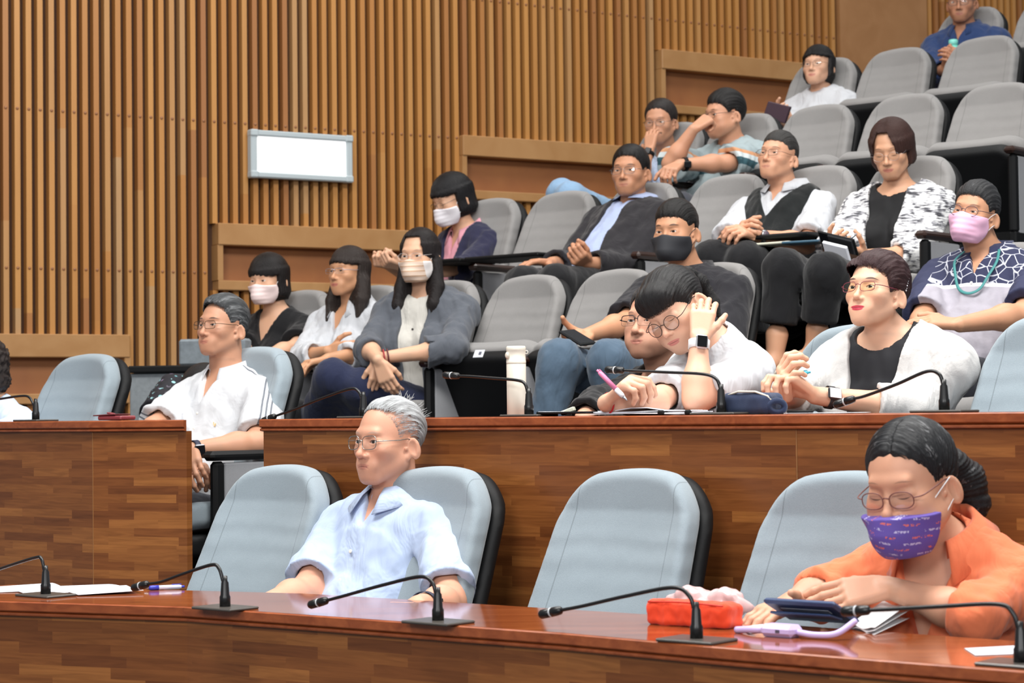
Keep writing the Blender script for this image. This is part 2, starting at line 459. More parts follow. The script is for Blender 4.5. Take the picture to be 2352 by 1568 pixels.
# white sign board on the wall; mild emission added to whiten its face
wb = thing('wall_sign', 'blank white sign board in a slim grey frame high on the slatted wall', 'sign', hitwall(680, 362, .03), WR)
x0, z1 = wall_sz(563, 294.5); x1, _ = wall_sz(796, 322); z0 = wall_sz(563, 404)[1]; zz1 = wall_sz(796, 322)[1]; zz0 = wall_sz(796, 427)[1]
wW = x1-x0; wH = ((z1-z0)+(zz1-zz0))/2
wb.location = tuple(WO+WU*(x0+x1)/2+WN*.05)[:2]+((z0+z1+zz0+zz1)/4,)
fr = MB()
for sx in (-1, 1): fr.box((sx*(wW/2-.018), 0, 0), (.036, .05, wH), bev=.006)
for sz in (-1, 1): fr.box((0, 0, sz*(wH/2-.015)), (wW-.072, .05, .03), bev=.006)
for sx in (-1, 1):
    for sz in (-1, 1): fr.box((sx*(wW/2-.02), -.004, sz*(wH/2-.016)), (.044, .056, .036), bev=.006)
fr.obj('frame', plain('sign_frame_grey', (176, 186, 190), .35), wb)
kk = NT('white_face'); kk.base((.95, .95, .95, 1)); kk.b.inputs['Emission Color'].default_value = (1, 1, 1, 1); kk.b.inputs['Emission Strength'].default_value = .5
fc = MB(); fc.box((0, .002, 0), (wW-.07, .03, wH-.058)); fc.obj('emissive_face', kk.m, wb)

# stepped floor
ROWS = dict(A=(4.0, 1.006, 1.0), B=(4.95, 1.385, 1.0), C=(6.64, 1.718, .96), D=(7.6, 2.187, .96), E=(8.6, 2.62, .96), F=(9.6, 3.04, .96), G=(10.6, 3.41, .96))
FL = {k: v[1]-v[2] for k, v in ROWS.items()}
def rowline(q, tt): return NROW[:2]*q + TROW[:2]*tt
def wall_t(q, off=.05):   # where a row line meets the wall, in t
    a = TROW[:2]@_wn[:2]; b = (NROW[:2]*q)@_wn[:2]
    return (_wc-off-b)/a
edges_q = [('A', 1.2), ('B', 4.42), ('C', 5.9), ('D', 7.02), ('E', 7.98), ('F', 8.98), ('G', 9.98)]
mb = MB()
for i, (k, q0) in enumerate(edges_q):
    q1 = edges_q[i+1][1] if i < 6 else 12.2
    z1 = FL[k]; z0 = -.12
    t0a, t0b = wall_t(q0), wall_t(q1); lim = -6.5
    if q1 <= q0: continue
    pa = [rowline(q0, max(t0a, lim)), rowline(q0, 5), rowline(q1, 5), rowline(q1, max(t0b, lim))]
    mb.prism(pa, z0, z1)
fl = mb.obj('floor', carpet_m); fl['kind'] = 'structure'
# ================================================================ seats
def chair_fabric(name, c):
    k = NT(name); tc = k.n('TexCoord'); at_ = k.n('Attribute', attribute_name='tc'); c = srgb(*c)
    a = k.n('TexNoise', Scale=620.0, Detail=1.0); k.l(tc.outputs['Object'], a.inputs['Vector'])
    b = k.n('TexNoise', Scale=7.0, Detail=3.0); k.l(tc.outputs['Object'], b.inputs['Vector'])
    r = k.ramp(k.math('ADD', k.math('MULTIPLY', a.outputs[0], .6), k.math('MULTIPLY', b.outputs[0], .4)), [(.3, tuple(x*.86 for x in c[:3])+(1,)), (.7, tuple(min(1, x*1.08) for x in c[:3])+(1,))])
    sp = k.n('SeparateXYZ'); k.l(at_.outputs['Vector'], sp.inputs[0])
    # stitched seam along each side bolster
    d = k.math('ABSOLUTE', k.math('SUBTRACT', k.math('ABSOLUTE', sp.outputs[0]), .74)); seam = k.math('LESS_THAN', d, .007)
    seam = k.math('MULTIPLY', seam, k.math('GREATER_THAN', sp.outputs[2], .5))
    k.base(k.mix(k.math('MULTIPLY', seam, .45), r.outputs[0], tuple(x*.35 for x in c[:3])+(1,)))
    k.set(Roughness=.9); k.b.inputs['Sheen Weight'].default_value = .25; k.b.inputs['Specular IOR Level'].default_value = .2
    wv = k.n('TexWave', wave_type='BANDS', bands_direction='Y', Scale=3.2, Distortion=2.5, Detail=2.0); k.l(at_.outputs['Vector'], wv.inputs['Vector'])
    mk = k.ramp(sp.outputs[1], [(.45, (0, 0, 0, 1)), (.62, (1, 1, 1, 1)), (.72, (1, 1, 1, 1)), (.8, (0, 0, 0, 1))])
    cr = k.math('MULTIPLY', k.math('MULTIPLY', wv.outputs['Fac'], mk.outputs[0]), sp.outputs[2])
    b1 = k.n('Bump'); b1.inputs['Strength'].default_value = .25; b1.inputs['Distance'].default_value = .006; k.l(cr, b1.inputs['Height'])
    b2 = k.n('Bump'); b2.inputs['Strength'].default_value = .35; b2.inputs['Distance'].default_value = .001; k.l(a.outputs[0], b2.inputs['Height'])
    k.l(b1.outputs[0], b2.inputs['Normal']); k.l(b2.outputs[0], k.b.inputs['Normal'])
    return k.m
fab_blue = chair_fabric('seat_cloth_bluegrey', (138, 150, 158)); fab_grey = chair_fabric('seat_cloth_lilacgrey', (134, 132, 131))
fab_side = fabric('side_panel_grey', (146, 147, 151), 500, .9, .05, .2)
ZB = .40      # back starts this high below the top: chair local z is measured down from the top edge (top at z = 0)
def back_c(z):  # centre line of the back cushion (y grows rearwards), z <= 0
    t = np.clip(-z, -.05, .75)
    return -(.12*np.minimum(t, .10) + .46*np.clip(t-.10, 0, .24)+.36*np.clip(t-.34, 0, 1)) + .03*np.exp(-((t-.12)/.1)**2)*0
def back_w(z): return lerp(.186, .232, np.clip(-z/.5, 0, 1))
def chair_back_sdf(grow, t_half, yoff, zlo):
    def f(p):
        w = back_w(p[:, 2]); x = p[:, 0]/w*.235
        arch = .036*(x/.235)**2
        zt = -p[:, 2]-arch-(.012 if yoff > 0 else 0)
        # rounded rectangle in x,z : |x|<.235+grow, zlo< z < 0
        hz = -zlo/2
        cx = np.abs(x)-(.235+grow-.11); cz = np.abs(zt-hz)-(hz+grow-.11)
        d2 = np.sqrt(np.maximum(cx, 0)**2+np.maximum(cz, 0)**2)+np.minimum(np.maximum(cx, cz), 0)-.11
        y = p[:, 1]-back_c(p[:, 2])-yoff+(.042*(x/.235)**2 if yoff == 0 else .02*(x/.235)**2)
        r = .028; ax = d2+r; ay = np.abs(y)-t_half+r
        return np.minimum(np.maximum(ax, ay), 0)+np.sqrt(np.maximum(ax, 0)**2+np.maximum(ay, 0)**2)-r
    return f
def tc_back(V): return np.stack([V[:, 0]/back_w(V[:, 2]), 1+V[:, 2]/.6, (V[:, 1] < back_c(V[:, 2])).astype(float)], 1)
bV, bQ = surf(chair_back_sdf(0, .038, 0, -.60), (-.34, -.45, -.66), (.32, .2, .06), .0085)
sV, sQ = surf(chair_back_sdf(.002, .026, .050, -.64), (-.35, -.42, -.72), (.33, .25, .06), .011)
def seat_sdf(p):  # cushion of the folded-down seat, front edge at y = -.50
    c = np.array([0, -.365, -.59]); q = p-c; q[:, 2] -= .03*(q[:, 0]/.25)**2 - .02*np.clip(-(q[:, 1]+.12)/.12, 0, 1)**2
    ax = np.abs(q[:, 0])-.25+.09; ay = np.abs(q[:, 1])-.215+.09
    d2 = np.sqrt(np.maximum(ax, 0)**2+np.maximum(ay, 0)**2)+np.minimum(np.maximum(ax, ay), 0)-.09
    r = .03; bx = d2+r; by = np.abs(q[:, 2])-.045+r
    return np.minimum(np.maximum(bx, by), 0)+np.sqrt(np.maximum(bx, 0)**2+np.maximum(by, 0)**2)-r
def seatpan_sdf(p):
    q = p-np.array([0, -.355, -.665]); ax = np.abs(q[:, 0])-.245+.09; ay = np.abs(q[:, 1])-.215+.09
    d2 = np.sqrt(np.maximum(ax, 0)**2+np.maximum(ay, 0)**2)+np.minimum(np.maximum(ax, ay), 0)-.09
    r = .02; bx = d2+r; by = np.abs(q[:, 2])-.038+r
    return np.minimum(np.maximum(bx, by), 0)+np.sqrt(np.maximum(bx, 0)**2+np.maximum(by, 0)**2)-r
cV, cQ = surf(lambda p: seat_sdf(p.copy()), (-.3, -.66, -.70), (.3, -.1, -.48), .0105)
pV, pQ = surf(seatpan_sdf, (-.3, -.62, -.74), (.3, -.1, -.60), .012)
HINGE = np.array([0, -.20, -.665])
def tip(V, a=62):    # seat folded up around its hinge
    return (V-HINGE)@rot('x', -a).T+HINGE
def tc0(V): return np.stack([V[:, 0]*0, V[:, 1]*0, V[:, 0]*0], 1)
CH = {}
def make_chair(fab, key, up, arms, tablet, H, wood, name='auditorium_chair'):
    """origin at the top of the back; everything hangs below it, H down to the floor"""
    root = empty(name)
    np_mesh('backrest', bV, bQ, fab, root, {'tc': tc_back(bV)}); np_mesh('back_shell', sV, sQ, black_plastic, root)
    cv, pv = (tip(cV), tip(pV)) if up else (cV, pV)
    np_mesh('seat', cv, cQ, fab, root, {'tc': tc0(cV)})
    pan = np_mesh('seat_pan', pv, pQ, black_plastic, root)
    ped = MB(); ped.box((0, -.18, -(H+.70)/2), (.34, .10, H-.70), bev=.01); ped.box((0, -.18, -H+.012), (.44, .2, .024), bev=.006)
    ped.obj('pedestal', black_plastic, root)
    for sx in arms:
        a = MB(); x = sx*.268
        a.box((x, -.165, -.60), (.036, .05, .42), bev=.008); a.box((x, -.445, -.56), (.036, .05, .34), bev=.012)
        a.box((x, -.31, -.75), (.034, .31, .05), bev=.006); a.box((x, -.17, -(H+.55)/2), (.036, .06, H-.55), bev=.006)
        ao = a.obj('arm', black_plastic, root)
        s_ = MB(); s_.box((x, -.305, -.565), (.03, .24, .34), bev=.006); s_.obj('side_panel', fab_side, ao)
        w_ = MB(); w_.box((x, -.31, -.372), (.054, .36, .032), bev=.012); w_.obj('armrest_pad', wood, ao)
        if tablet and sx > 0 or tablet == 2:
            t_ = MB(); t_.box((x-.2*sx, -.46, -.345), (.44, .26, .018), bev=.006); t_.obj('writing_tablet', black_plastic, root)
    return root
def place_chair(row, px, py, label, group, up=True, arms=(1,), tablet=0, fab=None, wood=None, dz=0.0, rz=None, q=None):
    q0, zt, H = ROWS[row]; q = q or q0; blue = row in 'AB'
    key = (blue, up, tuple(arms), tablet, H)
    P = hit(px, py, q)
    if key in CH: root = copy_tree(CH[key])
    else: root = CH[key] = make_chair(fab_blue if blue else fab_grey, key, up, arms, tablet, H, dark_wood if not blue else black_plastic)
    root.location = (P[0], P[1], zt+dz); root.rotation_euler = (0, 0, -TH if rz is None else rz)
    tag(root, label, 'chair', group); return root
gA, gB = 'blue-grey chairs behind the front desk', 'blue-grey chairs behind the second desk'
place_chair('A', 662, 1075, 'empty blue-grey chair beside the man in the pale blue shirt, near the aisle', gA, False)
place_chair('A', 1018, 1070, 'blue-grey chair holding the grey-haired man in the pale blue shirt', gA, False)
place_chair('A', 1474, 1074, 'empty blue-grey chair in front of the writing woman, between pale blue shirt and orange shirt', gA, False)
place_chair('A', 1962, 1083, 'blue-grey chair behind the woman in the orange shirt', gA, False)
place_chair('B', 214, 812, 'empty blue-grey chair behind the desk with the dark red wallet', gB, False, ())
place_chair('B', 598, 797, 'blue-grey chair holding the man in the white polo with striped sleeves', gB, False)
place_chair('B', 1992, 748, 'blue-grey chair behind the woman in the white jacket', gB, False, q=5.1)
place_chair('B', 2452, 722, 'blue-grey chair at the picture edge beside the white-jacketed woman', gB, False, (-1,))
gC = 'grey chairs in the row above the second desk'
place_chair('C', 705, 667, 'grey chair between the woman in black and the woman in the white blouse', gC, False)
place_chair('C', 868, 654, 'grey chair seen between the white blouse and the dark grey blazer', gC, False)
place_chair('C', 1037, 641, 'grey chair holding the woman in the dark grey blazer', gC, False)
place_chair('C', 1228, 628, 'empty grey chair with folded seat behind the cream flask', gC, True)
place_chair('C', 1430, 613, 'empty grey chair beside the man in the black mask', gC, True)
place_chair('C', 1650, 597, 'grey chair holding the man in the black mask', gC, False)
place_chair('C', 2330, 560, 'grey chair holding the man in the pink mask', gC, False, (1, -1))
gD = 'grey chairs in the row of the man in the dark suit'
place_chair('D', 1137, 457, 'grey chair holding the woman in the navy cardigan', gD, False, tablet=1)
place_chair('D', 1306, 435, 'empty grey chair between the navy cardigan and the dark suit', gD, False, tablet=1)
place_chair('D', 1492, 418, 'grey chair holding the man in the dark suit', gD, False)
place_chair('D', 1688, 398, 'grey chair behind the raised shoulder of the black knitted vest', gD, False)
place_chair('D', 1888, 378, 'grey chair holding the man in the black knitted vest', gD, False, tablet=1)
place_chair('D', 2108, 358, 'grey chair holding the woman in the black and white patterned jacket', gD, False)
gE = 'grey chairs in the row of the man with a fist at his mouth'
place_chair('E', 1556, 290, 'grey chair behind the woman covering her mouth', gE, False)
place_chair('E', 1722, 262, 'grey chair holding the man in the pale teal shirt', gE, False)
place_chair('E', 1892, 237, 'empty grey chair in front of the woman in the white top', gE, True)
place_chair('E', 2092, 212, 'empty grey chair right behind the patterned jacket', gE, True)
place_chair('E', 2300, 193, 'empty grey chair above the man in the pink mask', gE, True)
gF = 'grey chairs in the row of the woman in the white top'
place_chair('F', 1905, 133, 'grey chair holding the woman in the white top', gF, False)
place_chair('F', 2072, 108, 'empty grey chair beside the woman in the white top', gF, True)
place_chair('F', 2268, 82, 'empty grey chair in front of the man with the mint bottle', gF, True)
gG = 'grey chairs in the topmost row'
place_chair('G', 2240, 8, 'grey chair holding the man in the dark blue shirt, topmost row', gG, False)
place_chair('G', 2428, -20, 'grey chair cut by the upper corner of the picture, topmost row', gG, True)

# ================================================================ desks
def sweep(mb, line, prof, nrm, mat=0):
    """profile (out, z) swept along a plan polyline with outward normals"""
    V = np.array([[[p[0]+n[0]*o, p[1]+n[1]*o, z] for o, z in prof] for p, n in zip(line, nrm)])
    mb.grid(V, mat, False)
def normals(line):
    line = np.asarray(line)[:, :2]; t = np.gradient(line, axis=0); t /= np.linalg.norm(t, axis=1)[:, None]
    return np.stack([t[:, 1], -t[:, 0]], 1)
def desk(label, line, back, ztop, zfloor, loc, seams=()):
    line = np.asarray(line)[:, :2]; back = np.asarray(back)[:, :2]; nrm = normals(line)
    root = thing('desk', label, 'desk', (loc[0], loc[1], zfloor)); o = np.array([loc[0], loc[1], zfloor])
    mb = MB(); poly = np.concatenate([line+nrm*.012, back[::-1]])
    mb.prism(poly, ztop-.02, ztop); mb.obj('desktop', top_m, root, o)
    mb = MB()
    prof = [(.012, ztop-.0005), (.017, ztop-.003), (.017, ztop-.021), (.014, ztop-.024), (.0075, ztop-.0255), (.0135, ztop-.028), (.0145, ztop-.031), (.0135, ztop-.034), (.0, ztop-.0365)]
    sweep(mb, line, prof, nrm)
    for k in (0, -1):   # moulded ends
        e = [(*(line[k]+nrm[k]*a), z) for a, z in prof] + [(*(line[k]), ztop-.0005)]
        mb.add(e, [tuple(range(len(e)))[::(1 if k else -1)]], 0, False)
    mb.obj('edge_trim', trim_m, root, o)
    mb = MB(); L = np.concatenate([[0], np.cumsum(np.linalg.norm(np.diff(line, axis=0), axis=1))])
    for i in range(len(line)-1):
        a, b = line[i], line[i+1]; z0, z1 = zfloor, ztop-.035
        ib, ia = b-nrm[i+1]*.03, a-nrm[i]*.03
        V = [(*a, z0), (*b, z0), (*b, z1), (*a, z1), (*ia, z0), (*ib, z0), (*ib, z1), (*ia, z1)]
        uv = [(L[i], z0), (L[i+1], z0), (L[i+1], z1), (L[i], z1)]*2
        F = [(0, 1, 2, 3), (5, 4, 7, 6)]
        if i == 0: F.append((4, 0, 3, 7))
        if i == len(line)-2: F.append((1, 5, 6, 2))
        mb.add(V, F, 0, False, uv)
    mb.obj('front_panel', plank_m, root, o)
    if seams:
        mb = MB()
        for i in seams:
            p = line[i]+nrm[i]*.0004; mb.box((p[0], p[1], (zfloor+ztop-.036)/2), (.0022, .0016, ztop-.036-zfloor), rot('z', math.degrees(math.atan2(-nrm[i][0], nrm[i][1])+math.pi)))
        mb.obj('panel_seam', plain('seam_tan', (150, 104, 62), .5), root, o)
    mb = MB()
    for k in (0, -1):   # end gables
        a, b = line[k]+(line[1 if k == 0 else -2]-line[k])*.16-nrm[k]*.032, back[k]+(back[1 if k == 0 else -2]-back[k])*.16
        c = (a+b)/2; d = b-a; ang = math.atan2(d[1], d[0])
        mb.box((c[0], c[1], (zfloor+ztop-.021)/2), (np.linalg.norm(d)*.98, .025, ztop-.021-zfloor), rot('z', math.degrees(ang)))
    mb.obj('gable', dark_wood, root, o)
    return root
ZA, ZBK = .707, 1.133
lineA = [hitz(x, y, ZA) for x, y in ((-260, 1367), (0, 1378), (430, 1391), (700, 1409), (1000, 1430), (1300, 1451), (1652, 1482), (2000, 1510), (2352, 1537), (2620, 1558), (3100, 1600))]
backA = [p+NROW*.375 for p in lineA]
desk('long front desk with polished red-brown top and strip-teak front', lineA, backA, ZA, 0, lineA[5])
QB = 4.12
lb = [hit(x, 966, QB) for x in (-260, 0)]+[hit(213, 966, QB), at(428, 965, 6.36)]
dv = unit([ray(428, 965)[0], ray(428, 965)[1], 0])
bb = [lb[0]+NROW*.4, lb[1]+NROW*.4, lb[2]+unit(NROW+dv)*.42, lb[3]+dv*.4]
desk('short second desk left of the aisle, strip-teak front with a dark red wallet on top', lb, bb, ZBK, FL['B'], lb[2], (2,))
rb = [hit(x, 966, QB) for x in (605, 1000, 1400, 1829)]+[hit(2352, 940, QB+.03), hit(2650, 930, QB+.06), hit(3200, 920, QB+.1)]
desk('long second desk right of the aisle, under the writing woman and the cream flask', rb, [p+NROW*.4 for p in rb], ZBK, FL['B'], rb[2], (3,))

# ================================================================ gooseneck microphones
chrome_m = plain('ring_grey', (190, 194, 198), .3)
mic_black = plain('mic_black', (14, 14, 16), .35)
def mic(base, path, tip_px, label, z, group, dirv=None):
    dirv = -TROW if dirv is None else unit(dirv)
    pn = np.array([-dirv[1], dirv[0], 0])
    B = np.array([base[0], base[1], z])
    def pl(px, py):
        d = ray(px, py); return CAM+d*((pn@(B-CAM))/(pn@d))
    root = thing('gooseneck_microphone', label, 'microphone', B, 0, group)
    R = rot('z', math.degrees(math.atan2(dirv[1], dirv[0])))
    m = MB(); m.box(B+np.array([0, 0, .003])+dirv*-.0, (.13, .09, .006), R, bev=.002); m.obj('base_plate', plain('plate_dark', (70, 66, 62), .35), root, B)
    m = MB(); m.lathe([(.0125, .006), (.0125, .028), (.0105, .032), (.0085, .06), (.006, .064), (.0055, .075)], B, None, 20); m.obj('socket', mic_black, root, B)
    P = [B+np.array([0, 0, .07])]+[pl(*p) for p in path]
    T = pl(*tip_px); Lh = .052
    e = P[-1]; dd = unit(T-P[-2]); 
    cur = spline(P+[T-dd*Lh], 8)
    m = MB(); m.tube(cur, np.linspace(.0046, .0036, len(cur)), 10); m.obj('gooseneck', mic_black, root, B)
    w = unit(T-cur[-1]); uu = unit(np.cross(w, [0, 0, 1])); vv = np.cross(uu, w); RR = np.stack([uu, vv, w], 1)
    m = MB(); m.lathe([(.005, -.004), (.0085, 0), (.0095, .012), (.0095, .022), (.0085, .0225), (.0085, .025), (.0095, .0255), (.0095, .049), (.0075, .053)], cur[-1], RR, 20)
    hd = m.obj('capsule', mic_black, root, B)
    m = MB(); m.lathe([(.0088, .0222), (.0099, .0226), (.0099, .0256), (.0088, .026)], cur[-1], RR, 20); m.obj('ring', chrome_m, hd, B)
gM = 'gooseneck microphones on the desks'
def micA(bx, by, path, tp, lab): B = hitz(bx, by, ZA+.006); mic(B, path, tp, lab, ZA, gM)
def micB(bx, path, tp, lab, q=QB+.06): B = hit(bx, 950, q); mic(B, path, tp, lab, ZBK, gM)
micA(105, 1363, [(102, 1310), (95, 1283), (78, 1281), (0, 1306)], (-70, 1330), 'gooseneck microphone over the loose papers on the front desk')
micA(517, 1392, [(513, 1335), (503, 1305), (485, 1297), (420, 1318), (370, 1336)], (306, 1350), 'gooseneck microphone beside the blue pen on the front desk')
micA(1006, 1424, [(1003, 1368), (993, 1338), (965, 1324), (880, 1343), (790, 1368)], (712, 1389), 'gooseneck microphone in front of the man in the pale blue shirt')
micA(1600, 1465, [(1597, 1408), (1583, 1368), (1545, 1349), (1440, 1368), (1340, 1391)], (1242, 1411), 'gooseneck microphone beside the bright orange pouch')
micA(2345, 1520, [(2341, 1450), (2326, 1407), (2288, 1387), (2150, 1393), (2040, 1399)], (1936, 1404), 'gooseneck microphone in front of the woman in the orange shirt')
micB(82, [(79, 932), (68, 913), (50, 909), (0, 916)], (-60, 926), 'gooseneck microphone at the picture edge on the wallet desk')
micB(835, [(833, 918), (823, 898), (803, 893), (740, 914), (680, 938)], (604, 966), 'gooseneck microphone at the aisle end of the long second desk')
micB(1215, [(1213, 905), (1206, 882), (1188, 873), (1130, 868), (1080, 864)], (1020, 861), 'gooseneck microphone beside the cream flask')
micB(1657, [(1655, 893), (1645, 870), (1615, 859), (1540, 855), (1470, 852)], (1393, 849), 'gooseneck microphone in front of the writing woman')
micB(2169, [(2167, 885), (2157, 859), (2128, 853), (2060, 882), (1990, 908)], (1918, 930), 'gooseneck microphone in front of the woman in the white jacket')
# ================================================================ people
def skin_mat(tone, brow, lips, blush=.25, lipa=.6, browa=.85, stub=0.0, ap=.0042, frown=0.0, brow_z=.0245, brow_t=.0042, tilt=0.0):
    k = NT('skin'); a = k.n('Attribute', attribute_name='hc'); sp = k.n('SeparateXYZ'); k.l(a.outputs['Vector'], sp.inputs[0])
    X, Y, Z = sp.outputs; ax = k.math('ABSOLUTE', X)
    tc = k.n('TexCoord'); n1 = k.n('TexNoise', Scale=22.0, Detail=4.0); k.l(tc.outputs['Object'], n1.inputs['Vector'])
    t = srgb(tone[0]*.95, tone[1]*.93, tone[2]*.91); c = k.mix(n1.outputs[0], tuple(x*.93 for x in t[:3])+(1,), (min(1, t[0]*1.05), t[1]*1.02, t[2]*1.0, 1))
    def blob(cx, cz, rx, rz, soft=1.0, sx=ax):
        u = k.math('DIVIDE', k.math('SUBTRACT', sx, cx), rx); w = k.math('DIVIDE', k.math('SUBTRACT', Z, cz), rz)
        r = k.math('ADD', k.math('MULTIPLY', u, u), k.math('MULTIPLY', w, w))
        return k.math('MULTIPLY', k.math('SUBTRACT', 1.0, k.math('MINIMUM', r, 1.0)), soft)
    front = k.math('GREATER_THAN', Y, .02)
    bl = k.math('MULTIPLY', k.math('ADD', blob(.042, -.036, .026, .024), blob(0.0, -.038, .016, .014)), k.math('MULTIPLY', front, blush*.55))
    c = k.mix(k.math('MINIMUM', bl, 1.0), c, (t[0]*.98, t[1]*.66, t[2]*.58, 1))
    # lips: upper with a dip, lower fuller
    lm = k.math('MAXIMUM', blob(0, -.0667, .0265, .0052, 3.0), blob(0, -.0722, .0215, .0064, 3.0))
    lm = k.math('MULTIPLY', k.math('MINIMUM', lm, 1.0), k.math('MULTIPLY', k.math('GREATER_THAN', Y, .06), lipa))
    c = k.mix(lm, c, srgb(*lips))
    if stub > 0:
        st = k.math('MAXIMUM', blob(0, -.095, .055, .035, 1.5), blob(0, -.054, .028, .010, 2.0))
        st = k.math('MULTIPLY', k.math('MULTIPLY', k.math('MINIMUM', st, 1.0), k.math('SUBTRACT', 1.0, k.math('MINIMUM', k.math('MULTIPLY', lm, 2.0), 1.0))), k.math('MULTIPLY', k.math('GREATER_THAN', Y, .0), stub))
        c = k.mix(st, c, tuple(x*.45 for x in t[:3])+(1,))
    # dark lash line on the lid edge and the line between the lips
    ul = k.math('DIVIDE', k.math('SUBTRACT', ax, .0318), .0158); ul2 = k.math('MULTIPLY', ul, ul)
    zl = k.math('ADD', k.math('ADD', -.0022 if ap > .0012 else -.0065, k.math('MULTIPLY', ul, .0012)), k.math('MULTIPLY', k.math('SUBTRACT', 1.0, ul2), ap*1.12 if ap > .0012 else -.0035))
    lw = k.math('MULTIPLY', k.math('MAXIMUM', k.math('SUBTRACT', 1.0, ul2), 0.0), .0017)
    la = k.math('MULTIPLY', k.math('SUBTRACT', lw, k.math('ABSOLUTE', k.math('SUBTRACT', Z, zl))), 1400.0)
    la = k.math('MULTIPLY', k.math('MINIMUM', k.math('MAXIMUM', la, 0.0), 1.0), k.math('MULTIPLY', k.math('GREATER_THAN', Y, .055), .85)); c = k.mix(la, c, srgb(44, 30, 26))
    um = k.math('DIVIDE', ax, .0265); zm = k.math('SUBTRACT', -.0692, k.math('MULTIPLY', k.math('MULTIPLY', um, um), frown*1.3+.0006))
    mw = k.math('MULTIPLY', k.math('MAXIMUM', k.math('SUBTRACT', 1.0, k.math('MULTIPLY', um, um)), 0.0), .0013)
    ml = k.math('MULTIPLY', k.math('SUBTRACT', mw, k.math('ABSOLUTE', k.math('SUBTRACT', Z, zm))), 1600.0)
    ml = k.math('MULTIPLY', k.math('MINIMUM', k.math('MAXIMUM', ml, 0.0), 1.0), k.math('MULTIPLY', k.math('GREATER_THAN', Y, .06), .7)); c = k.mix(ml, c, srgb(112, 52, 48))
    # eyebrows: an arch in x,z
    u = k.math('DIVIDE', k.math('SUBTRACT', ax, .033), .0195); u2 = k.math('MULTIPLY', u, u)
    zc = k.math('ADD', brow_z, k.math('MULTIPLY', u2, -.0042)); zc = k.math('ADD', zc, k.math('MULTIPLY', u, tilt))
    th = k.math('MULTIPLY', k.math('MAXIMUM', k.math('SUBTRACT', 1.0, k.math('MULTIPLY', u2, .92)), 0.0), brow_t)
    dz = k.math('ABSOLUTE', k.math('SUBTRACT', Z, zc))
    n2 = k.n('TexNoise', Scale=420.0, Detail=2.0); k.l(a.outputs['Vector'], n2.inputs['Vector'])
    bm = k.math('MULTIPLY', k.math('SUBTRACT', th, k.math('ADD', dz, k.math('MULTIPLY', n2.outputs[0], .0012))), 700.0)
    bm = k.math('MULTIPLY', k.math('MINIMUM', k.math('MAXIMUM', bm, 0.0), 1.0), k.math('MULTIPLY', k.math('GREATER_THAN', Y, .03), browa))
    c = k.mix(bm, c, srgb(*brow))
    k.base(c); k.set(Roughness=.48); k.b.inputs['Specular IOR Level'].default_value = .38
    k.b.inputs['Subsurface Weight'].default_value = .12; k.b.inputs['Subsurface Radius'].default_value = (.012, .005, .003); k.b.inputs['Subsurface Scale'].default_value = .5
    n3 = k.n('TexNoise', Scale=300.0, Detail=3.0); k.l(tc.outputs['Object'], n3.inputs['Vector']); k.bump(n3.outputs[0], .12, .0015)
    return k.m
def hair_mat(c, grey=0.0, gcol=(200, 200, 200), rough=.36, warm=None):
    k = NT('hair'); a = k.n('Attribute', attribute_name='hs'); mp = k.n('Mapping'); mp.inputs['Scale'].default_value = (40, 2.2, 30); k.l(a.outputs['Vector'], mp.inputs[0])
    n1 = k.n('TexNoise', Scale=1.0, Detail=6.0, Roughness=.65); k.l(mp.outputs[0], n1.inputs['Vector'])
    mp2 = k.n('Mapping'); mp2.inputs['Scale'].default_value = (6, 1.5, 6); k.l(a.outputs['Vector'], mp2.inputs[0]); n2 = k.n('TexNoise', Scale=1.0, Detail=3.0); k.l(mp2.outputs[0], n2.inputs['Vector'])
    c = srgb(*c); d = k.mix(n1.outputs[0], tuple(x*.55 for x in c[:3])+(1,), tuple(min(1, x*1.5+.004) for x in c[:3])+(1,))
    if grey > 0:
        g = k.ramp(k.math('ADD', k.math('MULTIPLY', n1.outputs[0], .6), k.math('MULTIPLY', n2.outputs[0], .4)), [(max(.02, .62-grey*.5), (0, 0, 0, 1)), (min(.98, .78-grey*.35), (1, 1, 1, 1))])
        d = k.mix(g.outputs[0], d, srgb(*gcol))
    e = k.n('Attribute', attribute_name='he'); sp = k.n('SeparateXYZ'); k.l(e.outputs['Vector'], sp.inputs[0])
    mp3 = k.n('Mapping'); mp3.inputs['Scale'].default_value = (75, 1.5, 30); k.l(a.outputs['Vector'], mp3.inputs[0]); n3 = k.n('TexNoise', Scale=1.0, Detail=4.0, Roughness=.7); k.l(mp3.outputs[0], n3.inputs['Vector'])
    al = k.math('DIVIDE', k.math('ADD', sp.outputs[0], k.math('MULTIPLY', k.math('SUBTRACT', n3.outputs[0], .62), .030)), .004)
    k.l(k.math('MINIMUM', k.math('MAXIMUM', al, 0.0), 1.0), k.b.inputs['Alpha'])
    k.base(d); k.set(Roughness=rough); k.b.inputs['Specular IOR Level'].default_value = .22
    k.bump(n1.outputs[0], .8, .004); return k.m
def smoothnoise(p, f, seed=0.0):
    x, y, z = p[:, 0]*f, p[:, 1]*f, p[:, 2]*f
    return (np.sin(x+1.7*np.sin(.8*y+seed)+seed)+np.sin(1.13*y+1.5*np.sin(.9*z+2*seed)+1.3)+np.sin(1.27*z+1.6*np.sin(1.1*x+seed)+2.1))/3
